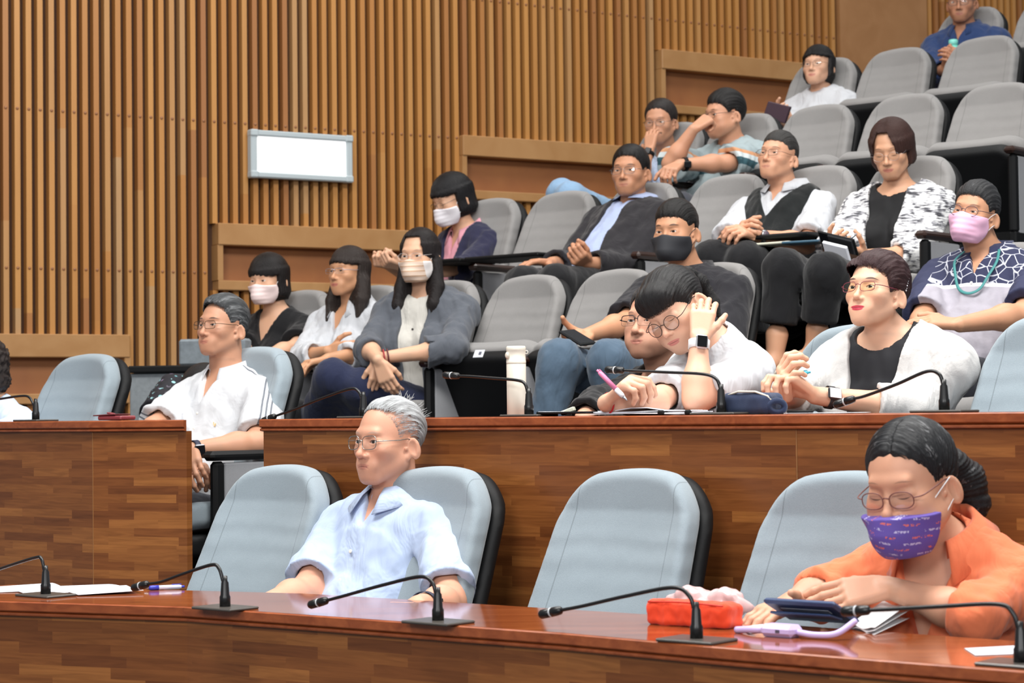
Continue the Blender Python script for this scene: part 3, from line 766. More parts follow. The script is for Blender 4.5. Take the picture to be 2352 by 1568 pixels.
def head_sdf(q, F, detail=True):
    fw, jw, fat = F.get('fw', 1), F.get('jw', 1), F.get('fat', 0); ns = F.get('nose', 1); ch = F.get('chin', 0.0)
    m = q.copy(); m[:, 0] = np.abs(m[:, 0])
    d = ell(m, (0, -.018, .036), (.0765*fw, .097, .079))
    d = smin(d, ell(m, (0, .016, -.022), (.0655*fw, .072, .084)), .03)
    d = smin(d, cone(m, (.050*jw, -.004, -.056), (.020*jw, .058, -.097-ch), .020+fat*.6, .0175+fat*.3), .035)
    d = smin(d, ell(m, (0, .066, -.098-ch), (.024*jw, .0185, .017)), .022)
    d = smin(d, ell(m, (.044*fw, .050, -.026), (.022, .024, .019)), .028)
    if fat > 0: d = smin(d, ell(m, (.040, .040, -.062), (.024+fat, .026+fat, .026)), .03)
    if not detail: return d
    d = smin(d, cone(m, (0, .0775, .022), (.036, .0725, .023), .0095, .008), .016)
    d = smin(d, ell(m, (0, .0725, -.066), (.040, .0190, .025)), .022)
    d = smax(d, -ell(m, (.0315, .0945, -.001), (.0195, .0125, .011)), .014)
    d = smin(d, cone(m, (0, .0775, .010), (0, .1000, -.032), .0060*ns, .0084*ns), .010)
    d = smin(d, ell(m, (0, .1015, -.0375), (.0105*ns, .0110, .0095)), .007)
    d = smin(d, ell(m, (.0128*ns, .0895, -.0415), (.0078*ns, .0095, .0072)), .006)
    d = smax(d, -ell(m, (.0068*ns, .0975, -.0485), (.0042, .006, .0032)), .003)
    # eyelids with an almond slit
    d = smin(d, ell(m, (.0315, .0700, -.0025), (.0190, .0122, .0148)), .006)
    ap = F.get('ap', .0042)
    if ap > 0:
        u = (m[:, 0]-.0318)/.0150; zc = -.0025+.0012*u
        sl = np.abs(m[:, 2]-zc)-ap*np.clip(1-u*u, -1, 1)*np.where(m[:, 2] > zc, 1.05, .8)
        sl = np.maximum(sl*.8, .069-m[:, 1]); d = smax(d, -sl, .0012)
    # mouth
    fr = F.get('frown', 0.0); lp = F.get('lip', 1.0)
    d = smin(d, cone(m, (.0, .0902, -.0652), (.0225, .0845, -.0680-fr), .0034*lp, .0016), .005)
    d = smin(d, cone(m, (.0, .0890, -.0730), (.0190, .0840, -.0715-fr*.8), .0040*lp, .0018), .005)
    op = F.get('open', 0.0)
    d = smax(d, -np.minimum(cone(m, (0, .0955, -.0692), (.011, .0928, -.0692), .0014+op, .0012+op), cone(m, (.011, .0928, -.0692), (.0195, .0890, -.0695-fr*.7), .0012+op*.5, .0009)), .003)
    # nasolabial crease
    cr = F.get('crease', 0.0)
    if cr > 0: d = d+cr*np.exp(-(cone(m, (.0175, .086, -.042), (.029, .076, -.072), .0, .0)/.0035)**2)
    # ears
    R = rot('z', 32)@rot('x', -14); c = np.array([.0840*fw, -.024, -.020])
    e = smin(ell(m, c, (.0055, .0180, .0310), R), cone(m, (.074*fw, -.014, -.006), (.074*fw, -.014, -.034), .008, .008), .008)
    e = smin(e, ell(m, (.0755*fw, -.009, -.045), (.0058, .0085, .0090)), .007)
    e = smax(e, -ell(m, c+R@np.array([.0062, .0020, .003]), (.0066, .0120, .0215), R), .003)
    e = smin(e, cone(m, c+R@np.array([.0005, -.010, .012]), c+R@np.array([.001, -.006, -.012]), .0028, .0030), .004)
    e = smin(e, ell(m, (.0765*fw, .000, -.021), (.0032, .0035, .006)), .005)
    return smin(d, e, .006)
def hand_frame(d, n, s):
    d = unit(d); n = unit(n-d*(np.asarray(n)@d)); t = np.cross(d, n)*s
    return d, n, t
FING = [(.0310, .086, (.041, .024, .020), .0102), (.0103, .090, (.045, .028, .021), .0104), (-.0103, .087, (.041, .026, .020), .0100), (-.0300, .079, (.032, .020, .018), .0089)]
def make_hand(W, d, n, side, curl=(24, 32, 20), spread=2, thumb=(.55, .75, .35), tcurl=20, k=1.0, curls=None, tl=1.0):
    """prims of a hand: wrist W, finger direction d, palm normal n; side = +1/-1 picks the thumb side"""
    d, n, t = hand_frame(np.asarray(d, float), np.asarray(n, float), side)
    H = dict(W=np.asarray(W, float), F=np.stack([t, d, n], 1), k=k, seg=[])
    for i, (o, b, L, r) in enumerate(FING):
        c = (curls[i] if curls else curl); p = H['W']+k*(d*b+t*o); a = 0; sp = math.radians(spread*(1.5-i))
        seg = []
        for j in range(3):
            a += math.radians(c[j]); dd = d*math.cos(a)+n*math.sin(a); dd = unit(dd+t*math.sin(sp)*math.cos(a))
            p2 = p+dd*L[j]*k; seg.append((p, p2, r*k*(1-.08*j), r*k*(1-.08*(j+1)))); p = p2
        H['seg'].append(seg)
    p = H['W']+k*(d*.020+t*.026+n*.006); dd = unit(d*thumb[0]+t*thumb[1]+n*thumb[2]); ax = unit(np.cross(dd, n*.6-t*.8+d*.2))
    seg = []
    for j, L in enumerate((.044, .033, .026)):
        p2 = p+dd*L*k*tl; seg.append((p, p2, (.0135, .0115, .0105)[j]*k, (.0115, .0105, .0085)[j]*k)); p = p2
        a = math.radians(tcurl); dd = dd*math.cos(a)+np.cross(ax, dd)*math.sin(a)
    H['seg'].append(seg); H['tip'] = p
    H['lo'] = np.min([s[1] for f in H['seg'] for s in f]+[H['W']], 0)-.03; H['hi'] = np.max([s[1] for f in H['seg'] for s in f]+[H['W']], 0)+.03
    return H
def hand_sdf(p, H):
    k = H['k']; q = (p-H['W'])@H['F']/k
    q2 = q.copy(); q2[:, 2] = q2[:, 2]-.10*np.clip(np.abs(q[:, 0])-.0, 0, .05)**1.0*0
    wd = lerp(.030, .041, np.clip(q[:, 1]/.07, 0, 1)); qq = q2.copy(); qq[:, 0] *= .041/wd
    d = rbox(qq, (0, .046, 0), (.0405, .048, .0145), .0135)*k
    d = smin(d, ell(q, (.020, .028, .008), (.016, .028, .013))*k, .010*k)   # thumb muscle
    f = None
    for seg in H['seg']:
        g = None
        for j, (a, b, r1, r2) in enumerate(seg):
            c = cone(p, a, b, r1, r2); kn = vlen(p-a)-r1*1.015
            c = np.minimum(c, kn); g = c if g is None else smin(g, c, .004)
        f = g if f is None else np.minimum(f, g)
    return smin(d, f, .007)
def torso_sdf(q, B, off=0.0):
    """torso frame: x right, y forward, z up, origin at the pelvis; neck base at z = L"""
    s, L, be = B['tw'], B['L'], B['belly']; m = q.copy(); m[:, 0] = np.abs(m[:, 0])
    d = ell(m, (0, .0, L-.17), (.150*s+off, .105*s+off, .185+off))
    d = smin(d, ell(m, (0, .012+be*.6, .13), (.140*s+be*.5+off, .108*s+be+off, .17+off)), .07)
    d = smin(d, ell(m, (0, -.01, -.02), (.165*s+off, .12*s+off, .12+off)), .06)
    sh = B['shw']
    d = smin(d, cone(m, (.04, -.012, L-.055), (sh-.01, -.012, L-.075-B['drop']), .060+off, .054+off), .05)
    d = smin(d, cone(m, (.0, -.020, L+.025), (sh-.045, -.015, L-.045-B['drop']), .045+off*.6, .040+off), .04)
    if B['bust']: d = smin(d, ell(m, (.068, .085*s, L-.20), (.062+off, .052+off+B['bust'], .062+off)), .05)
    return d
def folds(p, a, seed):
    """soft cloth folds"""
    return a*(.55*smoothnoise(p*np.array([1, 1, .5]), 52, seed)+.45*smoothnoise(p[:, [2, 0, 1]]*np.array([.5, 1, 1]), 105, seed+3))
GROUPS = {}
def solve(P, px, py, L, far=True):
    d = ray(px, py); d = d/np.linalg.norm(d); v = CAM-P; b = d@v; c = v@v-L*L; D = b*b-c
    if D <= 0:
        t = -b; X = CAM+d*t; return P+unit(X-P)*max(L, np.linalg.norm(X-P))
    t = -b+math.sqrt(D)*(1 if far else -1); return CAM+d*t
class Person:
    def __init__(s, label, row_z, head, hyaw=40, hpitch=0, hroll=0, hs=1.0, byaw=40, lean=-12, broll=0, neck=None, sex='f',
                 F=None, tone=(214, 172, 146), seed=1.0, tw=1.0, belly=.0, L=.50, shw=None, bust=None, h=None, drop=.0, skin=None, name='person'):
        s.F = F or {}; s.sex = sex; s.seed = seed; s.hs = hs*(.97 if sex == 'f' else 1.0)
        s.hc = at(*head); s.Y = head[2]; s.ppm = FPX/head[2]
        s.h = h or (1.9/s.ppm+.0006)
        s.HR = rot('z', 180-hyaw)@rot('x', -hpitch)@rot('y', hroll)
        s.BR = rot('z', 180-byaw)@rot('x', -lean)@rot('y', broll)
        s.nb = at(*neck) if neck is not None else s.hc+s.HR@np.array([0, -.03, -.10])*s.hs+s.BR@np.array([0, -.015, -.065])
        shw = shw or (.165 if sex == 'f' else .19); tw = tw*(.93 if sex == 'f' else 1.04)
        s.B = dict(tw=tw, belly=belly, L=L, shw=shw, bust=(.012 if sex == 'f' else 0) if bust is None else bust, drop=drop)
        s.pel = s.nb-s.BR@np.array([0, 0, L])
        tb = lambda x, y, z: s.pel+s.BR@np.array([x, y, z])
        s.sh = {'r': tb(shw, -.01, L-.08-drop), 'l': tb(-shw, -.01, L-.08-drop)}
        s.hip = {'r': tb(.09, 0, 0), 'l': tb(-.09, 0, 0)}; s.ar = {}; s.hands = {}
        base = np.array([s.pel[0], s.pel[1], row_z])
        s.root = thing(name, label, 'person', base); s.o = base
        s.skin = skin or skin_mat(tone, *s.F.get('cols', ((40, 34, 32), (186, 110, 100))), **dict(dict(ap=s.F.get('ap', .0042), frown=s.F.get('frown', 0.0)), **s.F.get('mk', {})))
        s.fr = 1.0 if sex == 'm' else .86
        s.extra = []; s.legs = None; s.chain = {}
    def arm(s, sd, el, wr, elfar=False, wrfar=False, La=None, Lf=None):
        k = .94 if s.sex == 'f' else 1.0; La = La or .285*k; Lf = Lf or .245*k
        E = solve(s.sh[sd], *el, La, elfar) if len(el) == 2 else at(*el)
        W = solve(E, *wr, Lf, wrfar) if len(wr) == 2 else at(*wr)
        s.ar[sd] = (E, W); return W
    def hand(s, sd, tip, far=False, n=(0, 0, -1), side=None, k=None, **kw):
        W = s.ar[sd][1]; k = k or (.90 if s.sex == 'f' else 1.0)
        d = (solve(W, *tip, .15*k, far) if len(tip) == 2 else at(*tip))-W
        s.hands[sd] = make_hand(W+unit(d)*.012, d, n, side if side else (1 if sd == 'r' else -1), k=k, **kw)
        return s.hands[sd]
    def tl(s, p): return (p-s.pel)@s.BR
    def hl(s, p): return (p-s.hc)@s.HR/s.hs
    def hw(s, q): return s.hc+(np.asarray(q)*s.hs)@s.HR.T
    def arms_sdf(s, p, o=0.0, frm=0.0):
        d = np.full(len(p), 9.0); r = s.fr
        for sd, (E, W) in s.ar.items():
            S = s.sh[sd]
            u = smin(cone(p, S, lerp(S, E, .45), .052*r+o, .047*r+o), cone(p, lerp(S, E, .35), E, .047*r+o, .039*r+o), .03)
            w = smin(cone(p, E, lerp(E, W, .3), .038*r+o, .041*r+o), cone(p, lerp(E, W, .3), W, .041*r+o, .0265*r+o), .03)
            d = np.minimum(d, smin(u, w, .025))
        return d
    def neck_sdf(s, p, o=0.0):
        a = s.hw((0, -.022, -.050)); b = s.nb+s.BR@np.array([0, -.012, -.03]); r = .050 if s.sex == 'f' else .059
        r *= s.F.get('neck', 1.0)
        return cone(p, a, b, r*.96+o, r*1.06+o)
    def base_sdf(s, p):
        d = torso_sdf(s.tl(p), s.B, -.006)
        d = smin(d, s.neck_sdf(p), .03)
        d = smin(d, s.arms_sdf(p), .03)
        if s.legs is not None: d = smin(d, s.legs_sdf(p, 0), .02)
        return d
    def legs_sdf(s, p, o):
        d = np.full(len(p), 9.0)
        for sd, (K, A) in s.legs.items():
            H = s.hip[sd]
            u = cone(p, H, K, .082*s.fr+o, .058*s.fr+o); w = smin(cone(p, K, lerp(K, A, .35), .056*s.fr+o, .056*s.fr+o), cone(p, lerp(K, A, .35), A, .056*s.fr+o, .036*s.fr+o), .02)
            d = np.minimum(d, smin(u, w, .03))
        return d
    def sit(s, kl, kr, al=None, ar=None, far=False):
        """knee and ankle positions: pixels (x, y) or 3-D via at()"""
        s.legs = {}
        for sd, k, a in (('l', kl, al), ('r', kr, ar)):
            K = solve(s.hip[sd], *k, .42, far) if len(k) == 2 else at(*k)
            A = (solve(K, *a, .40, True) if len(a) == 2 else at(*a)) if a is not None else K+np.array([0.02, 0.05, -.40])
            s.legs[sd] = (K, A)
    def seat_default(s, fz, yaw=40):
        f = np.array([-math.sin(math.radians(yaw)), -math.cos(math.radians(yaw)), 0]); s.legs = {}
        for sd in 'lr':
            K = s.hip[sd]+f*.40+np.array([0, 0, .02]); A = K+f*.0+np.array([0, 0, -max(.15, K[2]-fz-.09)]); s.legs[sd] = (K, A)
    def build_body(s):
        def full(p): return smin(head_sdf(s.hl(p), s.F, False), s.base_sdf(p)/s.hs, .016)*s.hs
        def withhands(p, H): return smin(s.base_sdf(p), hand_sdf(p, H), .014)
        Vs, Qs, n = [], [], 0
        def put(V, Q):
            nonlocal n
            if len(Q): Vs.append(V); Qs.append(Q+n); n += len(V)
        # head piece in its own frame
        lo, hi = np.array([-.11, -.135, -.135]), np.array([.11, .125, .14]); hh = s.h
        V, Q = surf(lambda q: smin(head_sdf(q, s.F), s.base_sdf(s.hw(q))/s.hs, .016), lo, hi, hh/s.hs)
        put(s.hw(V), Q)
        for sd, H in s.hands.items():
            V, Q = surf(lambda p: withhands(p, H), H['lo'], H['hi'], max(.0028, hh)); put(V, Q)
        pts = [s.hc, s.pel, s.nb]+list(s.sh.values())+[x for e in s.ar.values() for x in e]+([x for e in s.legs.values() for x in e] if s.legs else [])
        lo = np.min(pts, 0)-.2; hi = np.max(pts, 0)+.2
        V, Q = surf(full, lo, hi, .0085)
        c = V[Q].mean(1); q = s.hl(c)
        drop = (np.abs(q[:, 0]) < .1) & (q[:, 1] > -.12) & (q[:, 1] < .12) & (q[:, 2] > -.126) & (q[:, 2] < .13)
        for H in s.hands.values(): drop |= ((c > H['lo']+.008) & (c < H['hi']-.008)).all(1) & (np.abs(hand_sdf(c, H)) < .05)*(hand_sdf(c, H) < .012)
        put(V, Q[~drop])
        V = np.concatenate(Vs); Q = np.concatenate(Qs)
        hc = s.hl(V); far = (hc[:, 2] < -.14) | (vlen(hc) > .19); hc[far] = (0, -.5, -.5)
        s.body = np_mesh('body', V, Q, s.skin, s.root, {'hc': hc}, origin=s.o)
        if s.F.get('ap', .0042) > 0: s.eyes()
        return s
    def eyes(s, gaze=(0, 0)):
        g = s.F.get('gaze', (0, 0))
        if 'eye' not in MATS:
            k = NT('eye'); a = k.n('Attribute', attribute_name='ec'); ln = k.n('VectorMath', operation='LENGTH'); k.l(a.outputs['Vector'], ln.inputs[0])
            r = k.ramp(k.math('DIVIDE', ln.outputs['Value'], .02), [(.0, (.004, .003, .003, 1)), (.11, (.004, .003, .003, 1)), (.14, srgb(52, 34, 24)), (.30, srgb(36, 24, 18)), (.34, srgb(205, 196, 190))])
            k.base(r.outputs[0]); k.set(Roughness=.12); MATS['eye'] = k.m
        for sx in (-1, 1):
            m = MB(); n = 14; th = np.linspace(0, math.pi, n); V = []
            m.lathe([(max(1e-5, math.sin(t)*.0140), math.cos(t)*.0140) for t in th], (0, 0, 0), rot('x', -90), 22)
            V = np.concatenate(m.v)*np.array([1.26, .80, .95])
            ec = np.stack([V[:, 0]-g[0], np.where(V[:, 1] > 0, 0, .05), V[:, 2]-g[1]], 1)
            W = s.hw(V+np.array([sx*.0315, .0700, -.0025]))
            faces = [f for f in m.f if len(f) == 4]
            np_mesh('eye', W, faces, MATS['eye'], s.root, {'ec': ec}, origin=s.o)
    # ---------------- clothes
    def box_of(s, z0=-.2, pad=.14):
        pts = [s.pel+s.BR@np.array([x, y, z]) for x in (-.2, .2) for y in (-.2, .25) for z in (z0, s.B['L']+.06)]+list(s.sh.values())+[x for e in s.ar.values() for x in e]
        return np.min(pts, 0)-pad, np.max(pts, 0)+pad
    def garment(s, name, mat, off=.010, sleeve=.7, neck='crew', nr=.068, vz=.14, vw=.5, gap=None, hem=-.12, fold=.006, flare=.008, h=None, sides='lr', vest=False, scut=None, extra=None, arm_off=None):
        """cloth over torso and arms. sleeve: 0..1 upper arm, 1..2 forearm. gap(z)->half opening for an open jacket"""
        L = s.B['L']; ao = off if arm_off is None else arm_off
        nbl = s.tl(s.nb[None])[0]; hb = s.tl(s.hw((0, -.02, -.06))[None])[0]
        def f(p):
            q = s.tl(p); d = torso_sdf(q, s.B, off); d = smax(d, hem-q[:, 2], .01)
            if not vest:
                for sd in sides:
                    if sd not in s.ar: continue
                    S = s.sh[sd]; E, W = s.ar[sd]; r = s.fr; fl = flare
                    if sleeve <= 1:
                        e2 = lerp(S, E, sleeve); u = cone(p, S, e2, .054*r+ao+.004, .047*r+ao+fl)
                        n = unit(E-S); u = smax(u, (p-e2)@n, .004); u = smax(u, -np.maximum(cone(p, lerp(S, E, .5), E, .045*r+ao*.1, .043*r+ao*.1+fl*.35), (lerp(S, E, sleeve-.12)-p)@n), .003)
                    else:
                        e2 = lerp(E, W, sleeve-1); rr = lerp(.042, .030, sleeve-1)*r
                        n = unit(W-E); lw = smax(cone(p, E, e2+n*.02, .043*r+ao+.002, rr+ao+fl), (p-e2)@n, .004)
                        u = smin(cone(p, S, E, .054*r+ao+.004, .043*r+ao+.002), lw, .03)
                        u = smax(u, -np.maximum(cone(p, lerp(E, W, max(0, sleeve-1.35)), W, rr+ao*.3+.004, rr+ao*.3+fl*.5), (lerp(E, W, max(.05, sleeve-1.12))-p)@n), .003)
                    d = smin(d, u, .028)
            else:
                for sd in 'lr':
                    S = s.tl(s.sh[sd][None])[0]; sg = 1 if sd == 'r' else -1
                    d = smax(d, sg*(q[:, 0])-(s.B['shw']-.032)-.0*q[:, 2], .012)
            if extra: d = extra(s, p, q, d)
            d = d+folds(q, fold, s.seed)
            # neck hole
            ndir = hb-nbl; ndir = ndir/np.linalg.norm(ndir)
            hole = cone(q, nbl-ndir*.02, nbl+ndir*.16, nr, nr*1.15)
            d = smax(d, -hole, .006)
            if neck == 'v':
                w = np.maximum(np.abs(q[:, 0])-(q[:, 2]-(L-vz))*vw, -q[:, 1]+.0)
                d = smax(d, -w*.85, .005)
            if gap is not None:
                w = np.maximum(np.abs(q[:, 0]-gap.get('x0', 0))-np.interp(q[:, 2], gap['z'], gap['w']), .0-q[:, 1])
                d = smax(d, -w*.9, .006)
            return d
        lo, hi = s.box_of(hem-.05)
        V, Q = surf(f, lo, hi, h or max(.0055, s.h*1.8), marg=1.35)
        tc = s.tl(V)
        return np_mesh(name, V, Q, mat, s.root, {'tc': tc}, origin=s.o)
    def trousers(s, mat, name='trousers', end=.94, off=.014, h=.012, fold=.005):
        def f(p):
            q = s.tl(p); d = ell(q, (0, -.01, -.03), (.165*s.B['tw']+off, .125*s.B['tw']+off, .11+off)); d = smax(d, q[:, 2]-.07, .02)
            for sd, (K, A) in s.legs.items():
                H = s.hip[sd]; e = lerp(K, A, end)
                u = smin(cone(p, H, K, .085*s.fr+off, .062*s.fr+off), cone(p, K, e, .062*s.fr+off, .048*s.fr+off+.008), .04)
                n = unit(A-K); u = np.where(cone(p, K, e+n*.1, .1, .1) < 0, smax(u, (p-e)@n, .004), u)
                d = smin(d, u, .03)
            return d+folds(q, fold, s.seed+1)
        pts = [s.pel]+[x for e in s.legs.values() for x in e]
        V, Q = surf(f, np.min(pts, 0)-.22, np.max(pts, 0)+.22, h, marg=1.35)
        return np_mesh(name, V, Q, mat, s.root, {'tc': s.tl(V)}, origin=s.o)
    def shoes(s, mat, yaw=40):
        f_ = np.array([-math.sin(math.radians(yaw)), -math.cos(math.radians(yaw)), 0])
        for sd, (K, A) in s.legs.items():
            a = A+np.array([0, 0, -.045])-f_*.03
            fn = lambda p: smax(smin(cone(p, a, a+f_*.16+np.array([0, 0, -.012]), .044, .036), cone(p, A, a, .045, .045), .03), (a[2]-.04)-p[:, 2], .006)
            V, Q = surf(fn, a-.26, a+.3, .011); np_mesh('shoe', V, Q, mat, s.root, origin=s.o)
    def collar(s, mat, r=.070, hgt=.034, drop=.05, spread=24, flap=.040, name='collar', lift=0.034, tilt=26, back=-.010, wide=1.0):
        """turned-down shirt collar around the neck"""
        fi = np.radians(np.linspace(-180+spread, 180-spread, 57)); P = []
        C = s.tl(s.nb[None])[0]+np.array([0, back, -.012+lift])
        for a in fi:
            # a = 0 at the nape; front ends near +-180
            cx, cy = math.sin(a), -math.cos(a); t = abs(a)/math.pi; fr = max(0, (t-.55)/.45)
            tiltz = -math.sin(math.radians(tilt))*cy*r*1.0
            rows = []
            for rr, zz in ((r*.97, -.012), (r*.93, hgt*.55), (r*.94, hgt*(1-.35*fr)), (r*1.0+.003, hgt*(1-.35*fr)+.002), (r+flap*.45*wide, hgt*.38-fr*.012), (r+flap*wide, -.010-fr*drop)):
                rows.append(C+np.array([cx*rr, cy*rr*(1.0+.12*fr), zz+tiltz]))
            P.append(rows)
        P = np.array(P).transpose(1, 0, 2); P = s.pel+P@s.BR.T
        m = MB(); m.sheet(P, .0022); return m.obj(name, mat, s.root, s.o)
    def lapels(s, mat, pts_l, w=.05, name='lapel'):
        pass
    # ---------------- on the head
    def hair(s, mat, fn, lo=(-.13, -.15, -.14), hi=(.13, .13, .16), h=None, name='hair', coord='hang', amp=.0016, freq=70):
        def C(q):
            if coord == 'hang': return np.arctan2(q[:, 0], -q[:, 1]+.03), q[:, 2]*10
            if coord == 'back': return np.arctan2(q[:, 0], q[:, 2]+.06), q[:, 1]*10
            if coord == 'side': return np.arctan2(q[:, 1]-.02, q[:, 2]+.05), q[:, 0]*10
        def f(q):
            a, b = C(q); st = amp*(.45*np.sin(a*freq*1.7+2.2*np.sin(b*1.3+a*4)+3*np.sin(a*9))+.45*np.sin(a*freq*.6+1.7*np.sin(b*.9)))
            return fn(q)+st
        V, Q = surf(f, lo, hi, (h or max(.0026, s.h*.95))/s.hs, marg=1.5)
        a, b = C(V); hs_ = np.stack([a, b*.5, vlen(V)*8], 1); ed = getattr(fn, 'edge', None); he = np.stack([ed(V) if ed else np.ones(len(V)), V[:, 1], V[:, 2]], 1)
        return np_mesh(name, s.hw(V), Q, mat, s.root, {'hs': hs_, 'he': he}, origin=s.o)
    def glasses(s, fmat, shape='rect', w=.0245, hh=.0165, r=.0010, y=.0955, z=-.004, lens=True, half=False, cx=.0325, tint=None, slide=0.0, temple=None, tz=.004, tip_z=.012):
        out = empty('glasses'); out.parent = s.root
        def rim(sx):
            t = np.linspace(0, 2*math.pi, 40, endpoint=False); e = {'rect': .42, 'round': 1.0, 'oval': .8, 'soft': .6}[shape]
            X = np.sign(np.cos(t))*np.abs(np.cos(t))**e*w; Z = np.sign(np.sin(t))*np.abs(np.sin(t))**e*hh
            if shape == 'soft': Z = Z-.0015*(X/w)*1.0
            yy = y-.35*(np.abs(X*1+sx*0)+0)*0 - .22*np.maximum((sx*(sx*cx+X)-cx)/w, -1)*w*.6 - slide*.3
            return np.stack([sx*cx+X, yy, z+Z-slide], 1)
        fr = MB()
        for sx in (-1, 1):
            R = rim(sx)
            if half: fr.tube(s.hw(R[R[:, 2] > z-slide-.002*1][np.argsort(R[R[:, 2] > z-slide-.002][:, 0])]), r*s.hs, 8); fr.tube(s.hw(R), r*.35*s.hs, 6, closed=True)
            else: fr.tube(s.hw(R), r*s.hs, 8, closed=True)
            hx = sx*(cx+w); fw = s.F.get('fw', 1)
            T = spline([(hx, y-.004-slide*.3, z+tz-slide), (sx*(.0735*fw), y-.018, z+tz+.001-slide*.8), (sx*(.0790*fw), .03, z+tz+.003), (sx*(.0795*fw), -.008, z+tip_z-.002), (sx*(.0780*fw), -.020, z+tip_z-.012)], 8)
            fr.tube(s.hw(T), r*1.15*s.hs, 8)
        B = spline([(-(cx-w)-.0006, y+.002-slide*.3, z+.004-slide), (0, y+.006-slide*.3, z+.007-slide), ((cx-w)+.0006, y+.002-slide*.3, z+.004-slide)], 6)
        fr.tube(s.hw(B), r*1.1*s.hs, 8); fr.obj('frame', fmat, out, s.o)
        if lens:
            for sx in (-1, 1):
                R = rim(sx); c = R.mean(0); m = MB()
                ring = [R, lerp(R, c, .5)+np.array([0, .0014, 0]), np.repeat((c+np.array([0, .0019, 0]))[None], len(R), 0)]
                P = np.array([s.hw(k) for k in ring]); m.grid(P, close_u=True)
                m.obj('lens', lens_mat(tint), out, s.o)
        return out
    def mask(s, mat, loop=None, top=-.022, bot=-.118, F=None, pleat=.0006, wide=1.0, lift=.0085, nosez=.006, back=.022, name='face_mask', pleats=True, bk=.30):
        fw = s.F.get('fw', 1); ch = s.F.get('chin', 0)
        def f(q):
            m = q.copy(); m[:, 0] = np.abs(m[:, 0])
            d = ell(m, (0, .018, -.045), (.0645*fw+lift, .072+lift, .080+lift+ch))
            d = smin(d, cone(m, (.047, .006, -.058), (.012, .060, -.098-ch), .022+lift, .021+lift), .03)
            d = smin(d, ell(m, (.044*fw, .050, -.026), (.022+lift, .024+lift, .019+lift)), .028)
            d = smin(d, cone(m, (0, .088, -.020), (0, .094, -.075), .013+lift, .022+lift), .035)
            if pleats: d = d+pleat*np.sin((q[:, 2]+.12*(m[:, 0]**2)*6)*2*math.pi/.021)*np.clip((.062-m[:, 0])/.02, 0, 1)
            zt = top+nosez*np.exp(-(m[:, 0]/.016)**2)-.10*np.clip(m[:, 0]-.02, 0, 1)
            d = smax(d, q[:, 2]-zt, .002); d = smax(d, bot-ch-.25*np.clip(m[:, 0]-.02, 0, 1)*0-q[:, 2], .002)
            ye = back+bk*np.clip(np.abs(q[:, 2]+.07)-.02, 0, 1)
            return smax(d, ye-q[:, 1], .002)
        V, Q = surf(f, (-.1, 0, -.16), (.1, .14, .03), max(.0024, s.h*.9)/s.hs, marg=1.5)
        o = np_mesh(name, s.hw(V), Q, mat, s.root, {'tc': V}, origin=s.o)
        if loop:
            m = MB()
            for sx in (-1, 1):
                for z0, e in ((-.034, .008), (-.096, -.036)):
                    m.tube(s.hw(spline([(sx*.0655*fw, back+.004+(.008 if z0 < -.08 else 0), z0), (sx*(.0765*fw), .012, lerp(z0, e, .6)), (sx*(.0835*fw), -.016, e)], 6)), .0013*s.hs, 6)
            m.obj('ear_loop', loop, o, s.o)
        return o
    def watch(s, sd, strap, face, at_t=.88, w=.022, square=True, case=None, up=None, r=None):
        E, W = s.ar[sd]; c = lerp(E, W, at_t); d = unit(W-E); rad = r or lerp(.041, .0265, (at_t-.3)/.7)*s.fr+.0022
        up = unit(np.asarray(up if up is not None else CAM-c)); up = unit(up-d*(up@d)); sd_ = np.cross(d, up)
        root = empty('wristwatch'); root.parent = s.root
        a = np.linspace(0, 2*math.pi, 28, endpoint=False); m = MB()
        P = np.array([[c+d*x+(up*np.cos(t)+sd_*np.sin(t))*(rad+e) for t in a] for x, e in ((-w*.45, 0), (-w*.45, .0022), (w*.45, .0022), (w*.45, 0))])
        m.grid(P, close_u=True); m.obj('strap', strap, root, s.o)
        m = MB(); R = np.stack([sd_, d, up], 1)
        if square: m.box(c+up*(rad+.0045), (.033, .038, .010), R, bev=.005)
        else: m.lathe([(.001, -.004), (.018, -.004), (.0195, .002), (.0175, .006), (.001, .0062)], c+up*(rad+.003), R, 24)
        m.obj('case', case or strap, root, s.o)
        m = MB()
        if square: m.box(c+up*(rad+.0097), (.026, .031, .0014), R, bev=.0006)
        else: m.lathe([(.001, .0063), (.0145, .0063), (.0145, .0069), (.001, .007)], c+up*(rad+.003), R, 24)
        m.obj('dial', face, root, s.o); return root
LENS = {}
def lens_mat(tint=None):
    if tint not in LENS:
        k = NT('lens_glass'); t = k.t; tr = k.n('BsdfTransparent'); gl = k.n('BsdfGlossy'); gl.inputs['Roughness'].default_value = .03
        tr.inputs[0].default_value = srgb(*tint) if tint else (.97, .98, .98, 1)
        mx = k.n('MixShader'); mx.inputs[0].default_value = .07; k.l(tr.outputs[0], mx.inputs[1]); k.l(gl.outputs[0], mx.inputs[2])
        k.l(mx.outputs[0], t.nodes['Material Output'].inputs[0]); LENS[tint] = k.m
    return LENS[tint]
